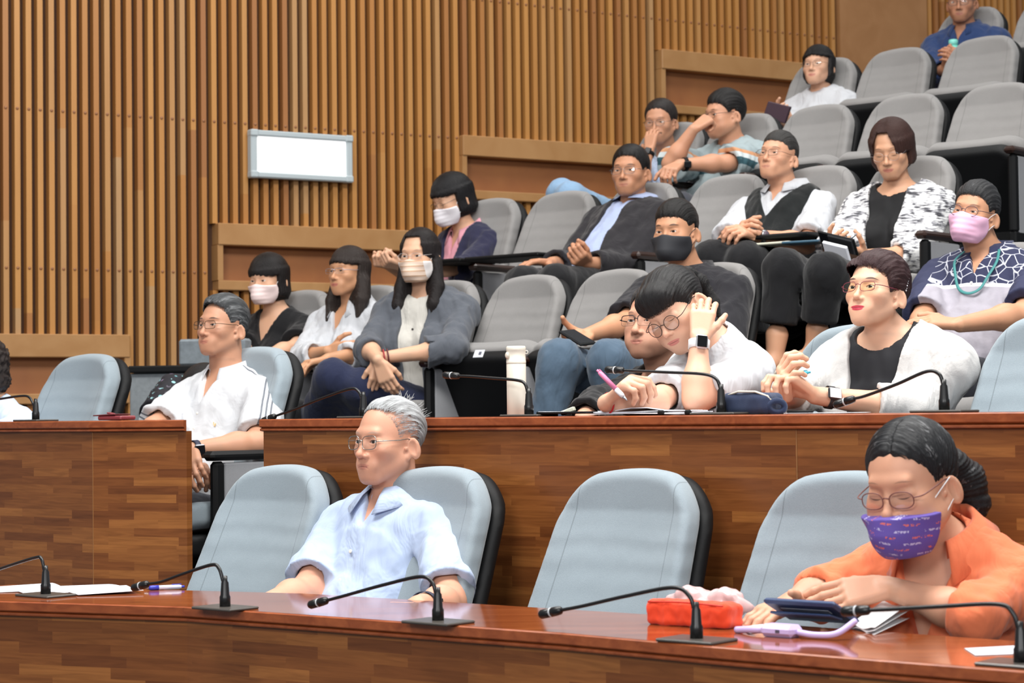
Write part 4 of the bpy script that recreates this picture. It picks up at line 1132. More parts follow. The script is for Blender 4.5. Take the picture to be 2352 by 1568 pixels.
# ---------------- hair shapes in head space (x right, y forward, z up, eyes at z = 0)
def cap(q, fw=1, tt=.014, ts=.010, tb=.012, tf=.006):
    m = q.copy()
    return ell(m, (0, -.018+(tf-tb)/2, .037), (.0765*fw+ts, .097+(tf+tb)/2, .079+tt))
def men_short(fw=1, tt=.016, ts=.007, tb=.010, tf=.006, line=None, wave=.002, part=0.0, top=None):
    ys, zs = line or ((-.12, -.07, -.035, -.018, .006, .022, .045, .07, .10), (-.075, -.062, -.022, .012, .006, -.012, .040, .066, .072))
    def f(q):
        d = cap(q, fw, tt, ts, tb, tf)
        if top: d = smin(d, ell(q, *top), .02)
        zz = q[:, 2]-np.interp(q[:, 1], ys, zs)
        zz = zz+.004*np.sin(q[:, 0]*260+q[:, 1]*90)
        # rounder corners at the temples
        zz = zz-.35*np.clip(np.abs(q[:, 0])-.048, 0, 1)*np.clip((q[:, 1]-.02)/.03, 0, 1)
        d = d+(max(tf, ts)+.002)*np.exp(-np.clip(zz*.62, 0, 1)/.010)
        return smax(d, -zz*.62-.004, .004)
    def edge(q):
        return (q[:, 2]-np.interp(q[:, 1], ys, zs)-.35*np.clip(np.abs(q[:, 0])-.048, 0, 1)*np.clip((q[:, 1]-.02)/.03, 0, 1))*.62+.001
    f.edge = edge
    return f
def bob(fw=1, low=-.10, tt=.018, ts=.016, tb=.018, bang=.030, openy=.030, flare=.010, part=0.0, bangw=.075, tf=.012, side=1.0):
    def f(q):
        d = cap(q, fw, tt, ts, tb, tf)
        z = q[:, 2]; t = np.clip((.04-z)/.14, 0, 1)
        inw = np.clip((low+.035-z)/.035, 0, 1)**2; rx = .0765*fw+ts+flare*t-.016*inw; ry = .100+tb*.6-.014*inw
        cy = np.sqrt((q[:, 0]/rx)**2+((q[:, 1]+.022)/ry)**2)
        cyl = (cy-1)*.085; cyl = smax(cyl, np.maximum(z-.05, low-z+.012*np.sin(q[:, 0]*150)), .012)
        d = smin(d, cyl, .02)
        bz = bang+.010*np.clip(np.abs(q[:, 0])/.05, 0, 1)*-1+.003*np.sin(q[:, 0]*300)
        # face opening
        wx = np.abs(q[:, 0])-(.058*fw+.006*np.sin(z*40)); oy = openy-q[:, 1]
        face = np.maximum(np.maximum(z-bz, oy), 0*wx-.0)
        face2 = np.maximum(z-bz, np.maximum(oy-.0, -.02-0*z))
        cut = np.maximum(z-bz, oy)
        return smax(d, -cut*.8, .008)
    return f
def plus(f, g, k=.01):
    h = lambda q: smin(f(q), g(q), k)
    if hasattr(f, 'edge'): h.edge = lambda q: np.maximum(f.edge(q), np.where(g(q) < .004, 1.0, -1.0))
    return h
def parted(f0, w=.050, top=.080, y=.026, slope=.25, x0=0.0):
    """opens the fringe to show the forehead"""
    def f(q):
        return smax(f0(q), -np.maximum(np.maximum(q[:, 2]-top, y-q[:, 1]), np.abs(q[:, 0]-x0)-(w-slope*np.clip(q[:, 2]-.03, 0, 1))), .006)
    return f
def strand(pts, r): 
    pts = [np.asarray(p, float) for p in pts]
    def f(q):
        d = None
        for i in range(len(pts)-1):
            c = cone(q, pts[i], pts[i+1], r[i], r[i+1]); d = c if d is None else smin(d, c, .01)
        return d
    return f
# ================================================================ the audience
metal_frame = plain('spectacle_metal', (120, 122, 126), .25, Metallic=1.0)
dark_frame = plain('spectacle_dark', (40, 36, 40), .3)
gold_frame = plain('spectacle_bronze', (120, 96, 84), .3, Metallic=.8)
maroon_frame = plain('spectacle_maroon', (120, 44, 62), .35)
loop_white = plain('ear_loop_white', (236, 236, 238), .8)
black_hair = lambda: hair_mat((30, 27, 27), rough=.34)
trouser_black = fabric('trousers_black', (20, 20, 23), 700, .9, .05, .2, .25)
trouser_char = fabric('trousers_charcoal', (58, 60, 68), 700, .9, .05, .2, .25)
shoe_black = plain('shoe_black', (24, 23, 23), .35)
white_cloth = fabric('cloth_white', (190, 192, 197), 800, .85, .015, .15, .6)
offwhite = fabric('cloth_offwhite', (196, 193, 186), 800, .85, .015, .15, .5)
black_cloth = fabric('cloth_black', (16, 16, 19), 800, .9, .05, .15, .35)
def legs(p, fl, mat=None, yaw=40, shoes=True):
    p.seat_default(fl, yaw); 
    if p.legs is not None: p.trousers(mat or trouser_char)
    if shoes: p.shoes(shoe_black, yaw)

def button(p, pts, mat, r=.0055, name='button', off=.012):
    for x, z in pts:     # torso-frame x,z on the chest front
        y = chest_y(p, x, z)+off; c = p.pel+p.BR@np.array([x, y, z])
        m = MB(); R = p.BR@rot('x', -90); m.lathe([(.0008, 0), (r, 0), (r, .0016), (r*.7, .0022), (.0008, .0018)], c, R, 12); m.obj(name, mat, p.root, p.o)
def chest_y(p, x, z):
    ys = np.linspace(.0, .32, 161); q = np.stack([np.full(161, x), ys, np.full(161, z)], 1); d = torso_sdf(q, p.B, 0.0)
    i = np.argmax(d > 0); return ys[i]

# ---- the grey-haired man in the pale blue shirt, front row
def man_blue_shirt():
    F = dict(crease=.0022, frown=.0055, jw=1.05, nose=1.08, ap=.0042, gaze=(0, .001), chin=.002, cols=((150, 140, 134), (176, 108, 98)), mk=dict(browa=.45, lipa=.5, blush=.5))
    p = Person('person in a pale blue shirt with cropped grey hair, front row', 0, (890, 1013, 5.45), hyaw=45, hpitch=-1, hs=.955, byaw=42, lean=-14, neck=(905, 1150, 5.47), sex='m', F=F, tone=(218, 166, 142), seed=2.0, tw=1.04, belly=.025)
    p.arm('l', (1032, 1385), (960, 1392), False, False); p.arm('r', (700, 1362), (600, 1392), False, False)
    p.hand('l', (900, 1400), n=(0, 0, -1)); p.hand('r', (550, 1405), n=(0, 0, -1))
    p.build_body()
    k = fabric('shirt_pale_blue', (172, 188, 216), 700, .8, .03, .2, .45)
    p.garment('shirt', k, neck='v', vz=.085, vw=.42, sleeve=.82, fold=.008, flare=.016)
    p.collar(k, r=.073, hgt=.036, drop=.055, spread=20, flap=.046)
    button(p, [(0, .34), (0, .26), (0, .17)], plain('button_white', (228, 226, 220), .4))
    hm = hair_mat((104, 104, 104), .55, (182, 185, 188), .5)
    line = ((-.12, -.07, -.035, -.018, .006, .020, .040, .06, .085, .10), (-.072, -.058, -.022, .010, .006, .0, .060, .088, .094, .098))
    fn = men_short(1.0, .011, .006, .008, .006, line); b_ = fn.edge
    fn.edge = lambda q: np.minimum(b_(q), .0058+.35*np.clip(q[:, 2]-.078+.8*np.clip(-q[:, 1]-.005, 0, 1), 0, 1)+.30*np.clip(-q[:, 1]-.045, 0, 1)-.05*np.clip(q[:, 1], 0, .05))
    p.hair(hm, fn, coord='back', amp=.0026, freq=46)
    tf = MB(); rng = random.Random(3)
    for i in range(60):    # ruffled tufts at the back of the crown
        a = rng.uniform(-1.0, 1.0); b = rng.uniform(.2, 1.25)
        n = np.array([math.sin(a)*math.cos(b), -math.cos(a)*math.cos(b)*.9, math.sin(b)]); c = np.array([0, -.022, .042])+n*np.array([.075, .098, .082])
        L = rng.uniform(.008, .020); e = c+n*L+np.array([rng.uniform(-.01, .01), rng.uniform(-.012, .006), rng.uniform(-.004, .012)])
        tf.tube(p.hw([c-n*.004, lerp(c, e, .5)+n*.003, e]), np.array([.0011, .0008, .0003]), 5)
    tf.obj('stray_hair', plain('stray_grey', (150, 152, 154), .5), p.root, p.o)
    p.glasses(plain('spectacle_steel', (168, 166, 160), .25, Metallic=1.0), 'soft', w=.0250, hh=.0185, r=.0012)
    p.watch('l', plain('strap_navy', (34, 38, 60), .6), plain('dial_dark', (16, 16, 20), .15), .80)
    legs(p, 0, trouser_char)
# ---- the woman in the orange shirt
def woman_orange():
    F = dict(ap=.0, fat=.010, cols=((60, 44, 38), (186, 110, 100)), mk=dict(browa=.4, blush=.5, brow_t=.003))
    p = Person('person in an orange shirt with a purple printed mask and low ponytail', 0, (2088, 1112, 4.20), hyaw=40, hpitch=12, hroll=3, hs=1.06, byaw=36, lean=10, neck=(2158, 1258, 4.27), sex='f', F=F, tone=(214, 164, 138), seed=5.0, tw=1.12, belly=.03, shw=.172)
    p.ar['r'] = (at(1885, 1364, 4.34), at(1822, 1380, 4.28)); p.ar['l'] = (at(2238, 1416, 4.06), at(2040, 1348, 4.20))
    p.hands['l'] = make_hand(at(2032, 1348, 4.20), at(1895, 1372, 4.20)-at(2032, 1348, 4.20), (.10, .75, -.75), -1, curl=(10, 12, 8), k=.94, spread=3, thumb=(.75, .45, .3))
    p.hands['r'] = make_hand(at(1822, 1382, 4.28), at(1750, 1412, 4.22)-at(1822, 1382, 4.28), (.35, .3, -.9), 1, curl=(10, 22, 14), k=.92, spread=7, thumb=(.35, .6, -.6), tl=.9)
    p.build_body()
    k = fabric('shirt_orange', (222, 119, 80), 700, .85, .03, .2, .45)
    p.garment('shirt', k, neck='v', vz=.19, vw=.36, sleeve=1.16, fold=.008, flare=.012, off=.014)
    p.collar(k, r=.074, hgt=.030, drop=.085, spread=34, flap=.046, tilt=18)
    hm = hair_mat((26, 27, 30), .12, (150, 150, 152), .33)
    line = ((-.12, -.07, -.035, -.018, .006, .020, .040, .06, .085, .10), (-.09, -.075, -.03, .004, -.004, -.012, .030, .058, .072, .076))
    base = men_short(1.0, .016, .010, .016, .004, line)
    def fn(q):
        d = base(q); part = .0035*np.exp(-((q[:, 0]+.006+.1*(q[:, 1]-.05))/.004)**2)*(q[:, 1] > -.01)*(q[:, 2] > .05)
        d = d+part
        tail = strand([(-.0, -.112, .01), (-.008, -.150, .0), (-.020, -.185, -.04), (-.03, -.190, -.09), (-.034, -.175, -.13)], [.024, .040, .044, .034, .010])(q)
        return smin(d, tail, .012)
    fn.edge = lambda q: np.maximum(base.edge(q), np.where(q[:, 1] < -.085, 1.0, -1.0))
    p.hair(hm, fn, lo=(-.13, -.23, -.24), hi=(.13, .13, .16), coord='side', amp=.0018, freq=60)
    p.glasses(plain('spectacle_rosebrown', (112, 66, 60), .35), 'oval', w=.025, hh=.0165, r=.0012, slide=.006)
    k = NT('mask_purple_print'); a = k.n('Attribute', attribute_name='tc'); mp = k.n('Mapping'); mp.inputs['Rotation'].default_value = (0, .25, 0); mp.inputs['Scale'].default_value = (1, 1, 1); k.l(a.outputs['Vector'], mp.inputs[0])
    sp = k.n('SeparateXYZ'); k.l(mp.outputs[0], sp.inputs[0]); X, Y, Z = sp.outputs
    row = k.math('FLOOR', k.math('DIVIDE', Z, .0125)); fz = k.math('FRACT', k.math('DIVIDE', Z, .0125))
    xs = k.math('ADD', X, k.math('MULTIPLY', row, .013)); fx = k.math('FRACT', k.math('DIVIDE', xs, .042))
    inb = k.math('MULTIPLY', k.math('MULTIPLY', k.math('GREATER_THAN', fz, .30), k.math('LESS_THAN', fz, .66)), k.math('LESS_THAN', fx, .55))
    vs = k.n('TexVoronoi', Scale=210.0); k.l(a.outputs['Vector'], vs.inputs['Vector']); inb = k.math('MULTIPLY', inb, k.math('LESS_THAN', vs.outputs['Distance'], .52))
    odd = k.math('GREATER_THAN', k.math('FRACT', k.math('MULTIPLY', row, .5)), .25)
    ink = k.mix(odd, srgb(222, 110, 80), srgb(196, 190, 226))
    c = k.mix(k.math('MULTIPLY', inb, .8), srgb(92, 74, 158), ink); k.base(c); k.set(Roughness=.75)
    p.mask(k.m, loop_white, top=-.040, bot=-.128, pleats=False, nosez=.002, lift=.019, back=.046, bk=0.0)
    legs(p, 0, trouser_black)
# ---- the man in the white polo
def man_polo():
    F = dict(crease=.0024, frown=.005, jw=1.0, ap=.0033, cols=((44, 40, 40), (164, 96, 86)), mk=dict(browa=.8, lipa=.55, blush=.35, brow_t=.0046), nose=1.05)
    p = Person('person in a white polo shirt with three grey stripes down the sleeve', FL['B'], (509, 751, 7.2), hyaw=37, hpitch=-6, hroll=0, hs=.90, byaw=36, lean=-8, neck=(520, 866, 7.22), sex='m', F=F, tone=(200, 152, 126), seed=3.0, tw=1.05, belly=.03, shw=.182)
    p.arm('l', (590, 1018), (438, 1034), False, False); p.arm('r', (352, 985), (420, 1068), False, False)
    p.hand('l', (436, 1085), n=(.3, .6, -.6), curl=(35, 40, 25)); p.hand('r', (470, 1075), n=(0, 0, -1), curl=(35, 40, 25))
    p.build_body()
    # polo with three stripes along the sleeve: painted cloth, the stripes follow shoulder to cuff
    k = NT('polo_white'); a = k.n('Attribute', attribute_name='st'); sp = k.n('SeparateXYZ'); k.l(a.outputs['Vector'], sp.inputs[0])
    fr = k.math('ABSOLUTE', k.math('SUBTRACT', k.math('FRACT', k.math('ADD', k.math('DIVIDE', sp.outputs[0], .0165), .5)), .5))
    on = k.math('MULTIPLY', k.math('LESS_THAN', fr, .2), k.math('LESS_THAN', k.math('ABSOLUTE', sp.outputs[0]), .0255)); on = k.math('MULTIPLY', on, sp.outputs[2])
    k.base(k.mix(on, srgb(200, 202, 206), srgb(104, 108, 116))); k.set(Roughness=.85)
    tc = k.n('TexCoord'); n = k.n('TexNoise', Scale=13.0, Detail=3.0, Distortion=.6); k.l(tc.outputs['Object'], n.inputs['Vector']); k.bump(n.outputs[0], .3, .03)
    g = p.garment('polo_shirt', k.m, neck='v', vz=.105, vw=.40, sleeve=.86, fold=.007, flare=.018, off=.012)
    me = g.data; V = np.zeros(len(me.vertices)*3); me.vertices.foreach_get('co', V); V = V.reshape(-1, 3)+p.o
    St = np.zeros_like(V)
    for sd in 'lr':     # stripe coordinate: distance round the arm from its outer line, from collar to cuff
        S, E = p.sh[sd], p.ar[sd][0]; sg = 1 if sd == 'r' else -1; out = p.BR@np.array([sg, 0, 0]); up = p.BR@np.array([0, 0, 1.0]); fw = p.BR@np.array([0, 1.0, 0])
        ax = unit(E-S); ou = out+up*.35+fw*.75; o2 = unit(ou-ax*(ou@ax)); w2 = np.cross(ax, o2); q = V-S
        along = q@ax; side = q@w2; onarm = (along > -.02) & (q@o2 > -.0)
        q2 = p.tl(V); sh = (q2[:, 0]*sg > .075) & (q2[:, 0]*sg < p.B['shw']+.03) & (q2[:, 2] > p.B['L']-.11)
        v = np.where(onarm, side, 9.0); v = np.where(~onarm & sh, (V-S)@fw, v)
        m = np.abs(v) < .06; St[m, 0] = v[m]; St[m, 2] = 1
    at_ = me.attributes.new('st', 'FLOAT_VECTOR', 'POINT'); at_.data.foreach_set('vector', St.astype(np.float32).ravel())
    p.collar(white_cloth, r=.072, hgt=.034, drop=.055, spread=22, flap=.030)
    button(p, [(0, .355), (0, .30)], plain('button_white', (228, 226, 220), .4), .005)
    # small orange emblem sewn on the chest
    c = np.array([-.075, 0, .315]); c[1] = chest_y(p, c[0], c[2])+.0135; e = MB()
    for i, (dx, dz) in enumerate(((-.008, 0), (0, .004), (.008, 0))): e.box(p.pel+p.BR@(c+np.array([dx, 0, dz])), (.005, .0016, .012), p.BR@rot('y', (i-1)*25), bev=.001)
    e.obj('emblem', plain('emblem_orange', (240, 196, 120), .7), p.root, p.o)
    hm = hair_mat((58, 60, 62), .25, (140, 142, 144), .4)
    line = ((-.12, -.07, -.035, -.018, .006, .022, .045, .062, .082, .10), (-.085, -.07, -.024, .010, .004, -.006, .044, .066, .080, .088))
    p.hair(hm, men_short(1.0, .022, .009, .014, .012, line, top=((.0, .02, .075), (.062, .07, .046))), coord='back', amp=.0024, freq=38)
    p.glasses(plain('spectacle_brownmetal', (92, 78, 62), .3, Metallic=.8), 'rect', w=.0245, hh=.0150, r=.0011)
    p.watch('l', plain('strap_navy', (34, 38, 60), .6), plain('dial_dark', (16, 16, 20), .15), .93, case=plain('watch_case_grey', (120, 122, 128), .3, Metallic=.8))
    legs(p, FL['B'], trouser_char)
# ---- cut off at the picture edge
def person_edge():
    p = Person('person in a pale blue top cut off by the picture edge, curly dark hair', FL['B'], (-52, 845, 7.75), hyaw=30, hpitch=8, hs=.95, byaw=40, lean=6, sex='f', F=dict(cols=((40, 34, 32), (186, 110, 100))), seed=8.0)
    p.arm('l', (-10, 1010), (-110, 1000)); p.arm('r', (-190, 1010), (-150, 1000)); p.build_body()
    p.garment('blouse', fabric('blouse_pale_blue', (196, 212, 236), 700, .85, .03, .2, .4), sleeve=.95, fold=.008)
    f0 = bob(1.0, -.10, .02, .02, .03)
    p.hair(hair_mat((40, 32, 30)), lambda q: f0(q)+.006*smoothnoise(q, 140, 1.0), coord='side', h=.004)
    legs(p, FL['B'], trouser_black)
def person_floral():
    p = Person('person in a dark floral print sleeve bending down behind the white polo', FL['C'], (470, 905, 8.2), hyaw=50, hpitch=50, hs=.9, byaw=40, lean=52, sex='f', neck=(485, 905, 8.35), F=dict(ap=0, cols=((40, 34, 32), (186, 110, 100))), seed=9.0, L=.46)
    p.sh['r'] = at(398, 895, 8.35); p.B['drop'] = .02
    p.arm('r', (362, 958, 8.15), (420, 962, 7.98)); p.arm('l', (520, 1000), (480, 1020)); p.build_body()
    k = NT('floral_dark'); tc = k.n('TexCoord'); v = k.n('TexVoronoi', Scale=34.0, Randomness=1.0); k.l(tc.outputs['Object'], v.inputs['Vector'])
    sc_ = k.n('SeparateColor'); k.l(v.outputs['Color'], sc_.inputs[0]); pet = k.math('LESS_THAN', v.outputs['Distance'], .30)
    cc = k.ramp(sc_.outputs[0], [(0, srgb(150, 200, 206)), (.4, srgb(110, 170, 180)), (.55, srgb(150, 130, 160)), (.8, srgb(90, 84, 96)), (1, srgb(180, 214, 220))], 'CONSTANT')
    n = k.n('TexNoise', Scale=70.0, Detail=3.0); k.l(tc.outputs['Object'], n.inputs['Vector'])
    k.base(k.mix(k.math('MULTIPLY', pet, k.math('GREATER_THAN', n.outputs[0], .44)), srgb(24, 24, 32), cc.outputs[0])); k.set(Roughness=.8)
    p.garment('blouse', k.m, sleeve=.98, fold=.006, off=.018, flare=.02)
    p.hair(black_hair(), bob(1.0, -.09), h=.004)
    legs(p, FL['C'], trouser_black)
# ---- three women in the row above the wallet desk
def woman_black_top():
    F = dict(ap=.003, cols=((34, 30, 30), (186, 110, 100)), mk=dict(browa=.5))
    p = Person('person in a black v-neck top with a black bob and a pale pink mask', FL['C'], (614, 641, 9.35), hyaw=30, hpitch=8, hs=.95, byaw=30, lean=-6, neck=(634, 726, 9.4), sex='f', F=F, tone=(222, 178, 150), seed=1.2)
    p.arm('l', (676, 800), (590, 822), False, False); p.arm('r', (560, 810), (600, 840), False, False); p.build_body()
    p.garment('blouse', black_cloth, neck='v', vz=.15, vw=.42, sleeve=.78, flare=.02, off=.014)
    p.hair(black_hair(), bob(1.0, -.098, .018, .015, .016, .028, .018, .004), coord='hang')
    p.mask(plain('mask_palepink', (236, 214, 212), .8), loop_white)
    legs(p, FL['C'], trouser_black)
def woman_white_blouse():
    F = dict(ap=.0027, frown=.002, lip=1.1, fw=.95, jw=.9, cols=((60, 50, 46), (176, 96, 92)), mk=dict(browa=.35, lipa=.7))
    p = Person('person in a white blouse with folded arms, long dark hair with fringe and glasses', FL['C'], (798, 624, 8.95), hyaw=38, hpitch=-2, hs=.93, byaw=34, lean=-8, neck=(806, 706, 9.0), sex='f', F=F, tone=(206, 156, 122), seed=2.2)
    p.arm('r', (694, 822), (752, 806), False, False); p.arm('l', (846, 812), (752, 824), False, False)
    p.hand('r', (812, 800), n=(.2, .9, -.2), curl=(25, 30, 20), spread=5, thumb=(.6, .6, -.1))
    p.hand('l', (685, 838), n=(0, 0, -1), curl=(25, 20, 15))
    p.build_body()
    p.garment('blouse', white_cloth, neck='v', vz=.14, vw=.34, sleeve=1.55, fold=.010, flare=.016, off=.014)
    p.collar(white_cloth, r=.068, hgt=.030, drop=.07, spread=26, flap=.040)
    f0 = bob(.97, -.235, .016, .010, .016, .040, .004, .006)
    left = strand([(-.080, -.03, -.05), (-.090, -.01, -.14), (-.092, .01, -.22)], [.024, .030, .014]); right = strand([(.078, -.01, -.05), (.084, .02, -.14), (.082, .045, -.235)], [.020, .028, .012])
    p.hair(hair_mat((44, 36, 33), .08, (110, 105, 100)), plus(plus(f0, left, .04), right, .04), lo=(-.16, -.16, -.29), coord='hang')
    p.glasses(plain('spectacle_silver', (176, 176, 190), .3, Metallic=.7), 'rect', w=.0245, hh=.0125, r=.0012, half=True)
    legs(p, FL['C'], trouser_black)
def woman_blazer():
    F = dict(ap=.0036, cols=((56, 44, 40), (186, 110, 100)), mk=dict(browa=.45), fw=.97)
    p = Person('person in a dark grey blazer with long black hair, beige mask and red bracelet', FL['C'], (962, 587, 8.55), hyaw=24, hpitch=4, hs=.96, byaw=22, lean=2, neck=(972, 682, 8.6), sex='f', F=F, tone=(224, 180, 152), seed=3.3, shw=.17)
    p.arm('l', (1040, 800), (872, 822), False, False, Lf=.30); p.arm('r', (846, 800), (868, 826), False, False)
    p.hand('l', (862, 905), n=(-.5, .7, -.2), curl=(24, 30, 20), spread=1, thumb=(.85, .45, .3)); p.hand('r', (902, 905), n=(.3, .9, .1), curl=(18, 25, 20), spread=2, thumb=(.85, .45, .3))
    p.build_body()
    p.garment('blouse', offwhite, neck='crew', nr=.060, sleeve=.3, off=.012)
    bz = fabric('blazer_grey', (84, 88, 96), 700, .85, .05, .2, .45)
    p.garment('blazer', bz, nr=.085, sleeve=1.35, off=.028, flare=.018, fold=.010, gap=dict(z=[-.2, .0, .20, .38, .5], w=[.12, .05, .045, .055, .075]), arm_off=.016)
    bt = MB(); 
    button(p, [(0, .365)], plain('button_dark', (60, 56, 54), .4), .005, off=.016)
    f0 = parted(bob(.97, -.27, .014, .008, .016, .0, .0, .004), .052, .085, .020, .30)
    left = strand([(-.078, -.02, -.04), (-.086, .0, -.14), (-.080, .035, -.22), (-.070, .055, -.27)], [.020, .030, .030, .010]); right = strand([(.078, -.01, -.04), (.090, .005, -.14), (.096, .03, -.22), (.092, .045, -.285)], [.020, .032, .032, .012])
    p.hair(hair_mat((30, 25, 25)), plus(plus(f0, left, .04), right, .04), lo=(-.16, -.16, -.32), coord='hang')
    k = NT('mask_beige'); a = k.n('Attribute', attribute_name='tc'); sp = k.n('SeparateXYZ'); k.l(a.outputs['Vector'], sp.inputs[0])
    st = k.math('GREATER_THAN', k.math('FRACT', k.math('DIVIDE', sp.outputs[2], .022)), .72); edge = k.math('GREATER_THAN', k.math('ABSOLUTE', sp.outputs[0]), .060)
    k.base(k.mix(edge, k.mix(st, srgb(226, 202, 184), srgb(196, 160, 132)), srgb(238, 232, 230))); k.set(Roughness=.8)
    p.mask(k.m, loop_white)
    p.glasses(plain('spectacle_clear', (190, 180, 178), .2), 'oval', w=.0235, hh=.0155, r=.0008)
    br = MB(); E, W = p.ar['l']; d = unit(W-E); u = unit(np.cross(d, [0, 0, 1])); v = np.cross(d, u)
    for i, o in enumerate((-.012, .004)): 
        c = W-d*(.03+o); a = np.linspace(0, 2*math.pi, 28, endpoint=False); br.tube([c+(u*math.cos(t)+v*math.sin(t))*.031 for t in a], .0034, 8, closed=True, mat=i)
    br.obj('bracelet', [plain('bracelet_red', (150, 36, 44), .5), plain('bracelet_maroon', (86, 30, 36), .5)], p.root, p.o)
    p.sit((830, 890), (765, 868), (800, 1010), (705, 1010))
    p.trousers(fabric('skirt_navy', (34, 40, 66), 700, .9, .05, .2, .3), 'trousers', off=.02); p.shoes(shoe_black)
# ---- the row of the dark suit
def woman_navy():
    F = dict(ap=0, cols=((40, 34, 32), (186, 110, 100)), mk=dict(browa=.5))
    p = Person('person in a navy cardigan over a pink collar, black bob, white mask, looking down', FL['D'], (1036, 458, 9.95), hyaw=56, hpitch=20, hs=1.0, byaw=48, lean=6, neck=(1068, 536, 10.0), sex='f', F=F, tone=(220, 176, 148), seed=4.2, tw=1.08)
    p.arm('l', (1062, 618), (925, 612), False, False, Lf=.30); p.arm('r', (950, 640), (895, 612), False, False, Lf=.3)
    p.hand('l', (868, 598), n=(-.3, .3, 1), curl=(60, 70, 35), spread=0, thumb=(.85, .3, .4)); p.hand('r', (862, 604), n=(.3, .5, .5), curl=(60, 70, 35), spread=0, thumb=(.85, .3, .4))
    p.build_body()
    pk = fabric('blouse_pink', (214, 150, 164), 700, .85, .03, .2, .3)
    p.garment('blouse', pk, neck='v', vz=.10, vw=.35, sleeve=.3, off=.012)
    p.collar(pk, r=.072, hgt=.028, drop=.05, spread=26, flap=.034)
    p.garment('cardigan', fabric('cardigan_navy', (38, 38, 62), 700, .9, .05, .25, .4), nr=.082, sleeve=1.12, off=.026, flare=.012, fold=.008, gap=dict(z=[-.2, .0, .20, .38, .5], w=[.05, .04, .035, .045, .07]), arm_off=.016)
    p.hair(hair_mat((24, 23, 25)), bob(1.0, -.085, .022, .014, .020, .040, .016, .004, tf=.016), coord='hang')
    p.mask(plain('mask_white', (226, 222, 228), .8), loop_white, top=-.026)
    p.glasses(dark_frame, 'oval', w=.0235, hh=.0145, r=.0009, slide=.004)
    legs(p, FL['D'], trouser_black)
def man_suit():
    F = dict(ap=.0027, cols=((30, 27, 27), (168, 102, 92)), mk=dict(browa=.85, lipa=.5, stub=.18), jw=1.04)
    p = Person('person in a dark suit jacket and light blue shirt, slouching in a chair', FL['D'], (1447, 394, 9.25), hyaw=24, hpitch=0, hs=.97, byaw=40, lean=-38, neck=(1462, 478, 9.3), sex='m', F=F, tone=(196, 144, 114), seed=5.1, shw=.185, belly=.012)
    p.arm('l', (1452, 612), (1350, 604), False, False, La=.31); p.arm('r', (1305, 608), (1268, 603), False, False)
    p.hand('l', (1318, 586), n=(-.5, .2, .8), curl=(60, 65, 35), spread=0, thumb=(.8, .4, .4)); p.hand('r', (1205, 600), n=(0, 0, -1), curl=(12, 15, 10), spread=3)
    p.build_body()
    sb = fabric('shirt_light_blue', (160, 172, 204), 700, .85, .03, .2, .4)
    p.garment('shirt', sb, neck='v', vz=.07, vw=.4, sleeve=.3, off=.012, fold=.008)
    p.collar(sb, r=.074, hgt=.036, drop=.05, spread=18, flap=.042, lift=.052)
    p.garment('jacket', fabric('jacket_dark', (36, 34, 38), 700, .85, .05, .2, .4), nr=.088, sleeve=1.84, off=.026, flare=.012, fold=.009, gap=dict(z=[-.2, .0, .20, .38, .5], w=[.13, .085, .062, .050, .075], x0=.01), arm_off=.016, hem=-.1)
    line = ((-.12, -.07, -.035, -.018, .006, .022, .045, .062, .082, .10), (-.08, -.066, -.024, .010, .0, -.024, .030, .056, .063, .067))
    p.hair(hair_mat((22, 20, 20)), men_short(1.0, .018, .010, .014, .012, line), coord='side', amp=.0012, freq=60)
    p.glasses(metal_frame, 'soft', w=.0250, hh=.0170, r=.0009)
    legs(p, FL['D'], trouser_black)
def man_black_mask():
    F = dict(ap=.0034, cols=((28, 25, 25), (168, 102, 92)), mk=dict(browa=.8, brow_t=.005), jw=1.06, fat=.004)
    p = Person('person in a black polo and jeans with a black mask and short black hair', FL['C'], (1551, 531, 7.85), hyaw=31, hpitch=4, hs=.97, byaw=32, lean=-14, neck=(1584, 632, 7.9), sex='m', F=F, tone=(208, 156, 124), seed=6.1, tw=1.12, belly=.04)
    p.arm('r', (1436, 742), (1352, 768), False, False); p.arm('l', (1660, 800), (1520, 812), False, False)
    p.hand('r', (1314, 788), n=(.3, -.2, .9), curl=(8, 20, 16)); p.hand('l', (1440, 815), False, n=(0, .4, -.9), curl=(20, 25, 20))
    p.build_body()
    bk = fabric('polo_black', (34, 33, 38), 700, .88, .05, .2, .35)
    p.garment('polo_shirt', bk, neck='v', vz=.09, vw=.4, sleeve=.92, flare=.02, off=.014, fold=.008)
    p.collar(bk, r=.074, hgt=.030, drop=.05, spread=22, flap=.028)
    line = ((-.12, -.07, -.035, -.018, .006, .022, .045, .062, .082, .10), (-.07, -.055, -.018, .012, .004, -.006, .030, .044, .050, .052))
    p.hair(hair_mat((22, 20, 20)), men_short(1.0, .018, .006, .010, .010, line), coord='back', amp=.0012, freq=80)
    p.mask(plain('mask_black', (42, 43, 48), .75), plain('loop_black', (36, 36, 40), .8), pleats=False, lift=.011, top=-.018)
    p.sit((1400, 830, 7.15), (1285, 830, 7.2), (1420, 1010, 7.2), (1250, 1010, 7.2))
    p.trousers(fabric('jeans_blue', (76, 94, 112), 900, .9, .07, .3, .4), off=.010, fold=.008); p.shoes(shoe_black)
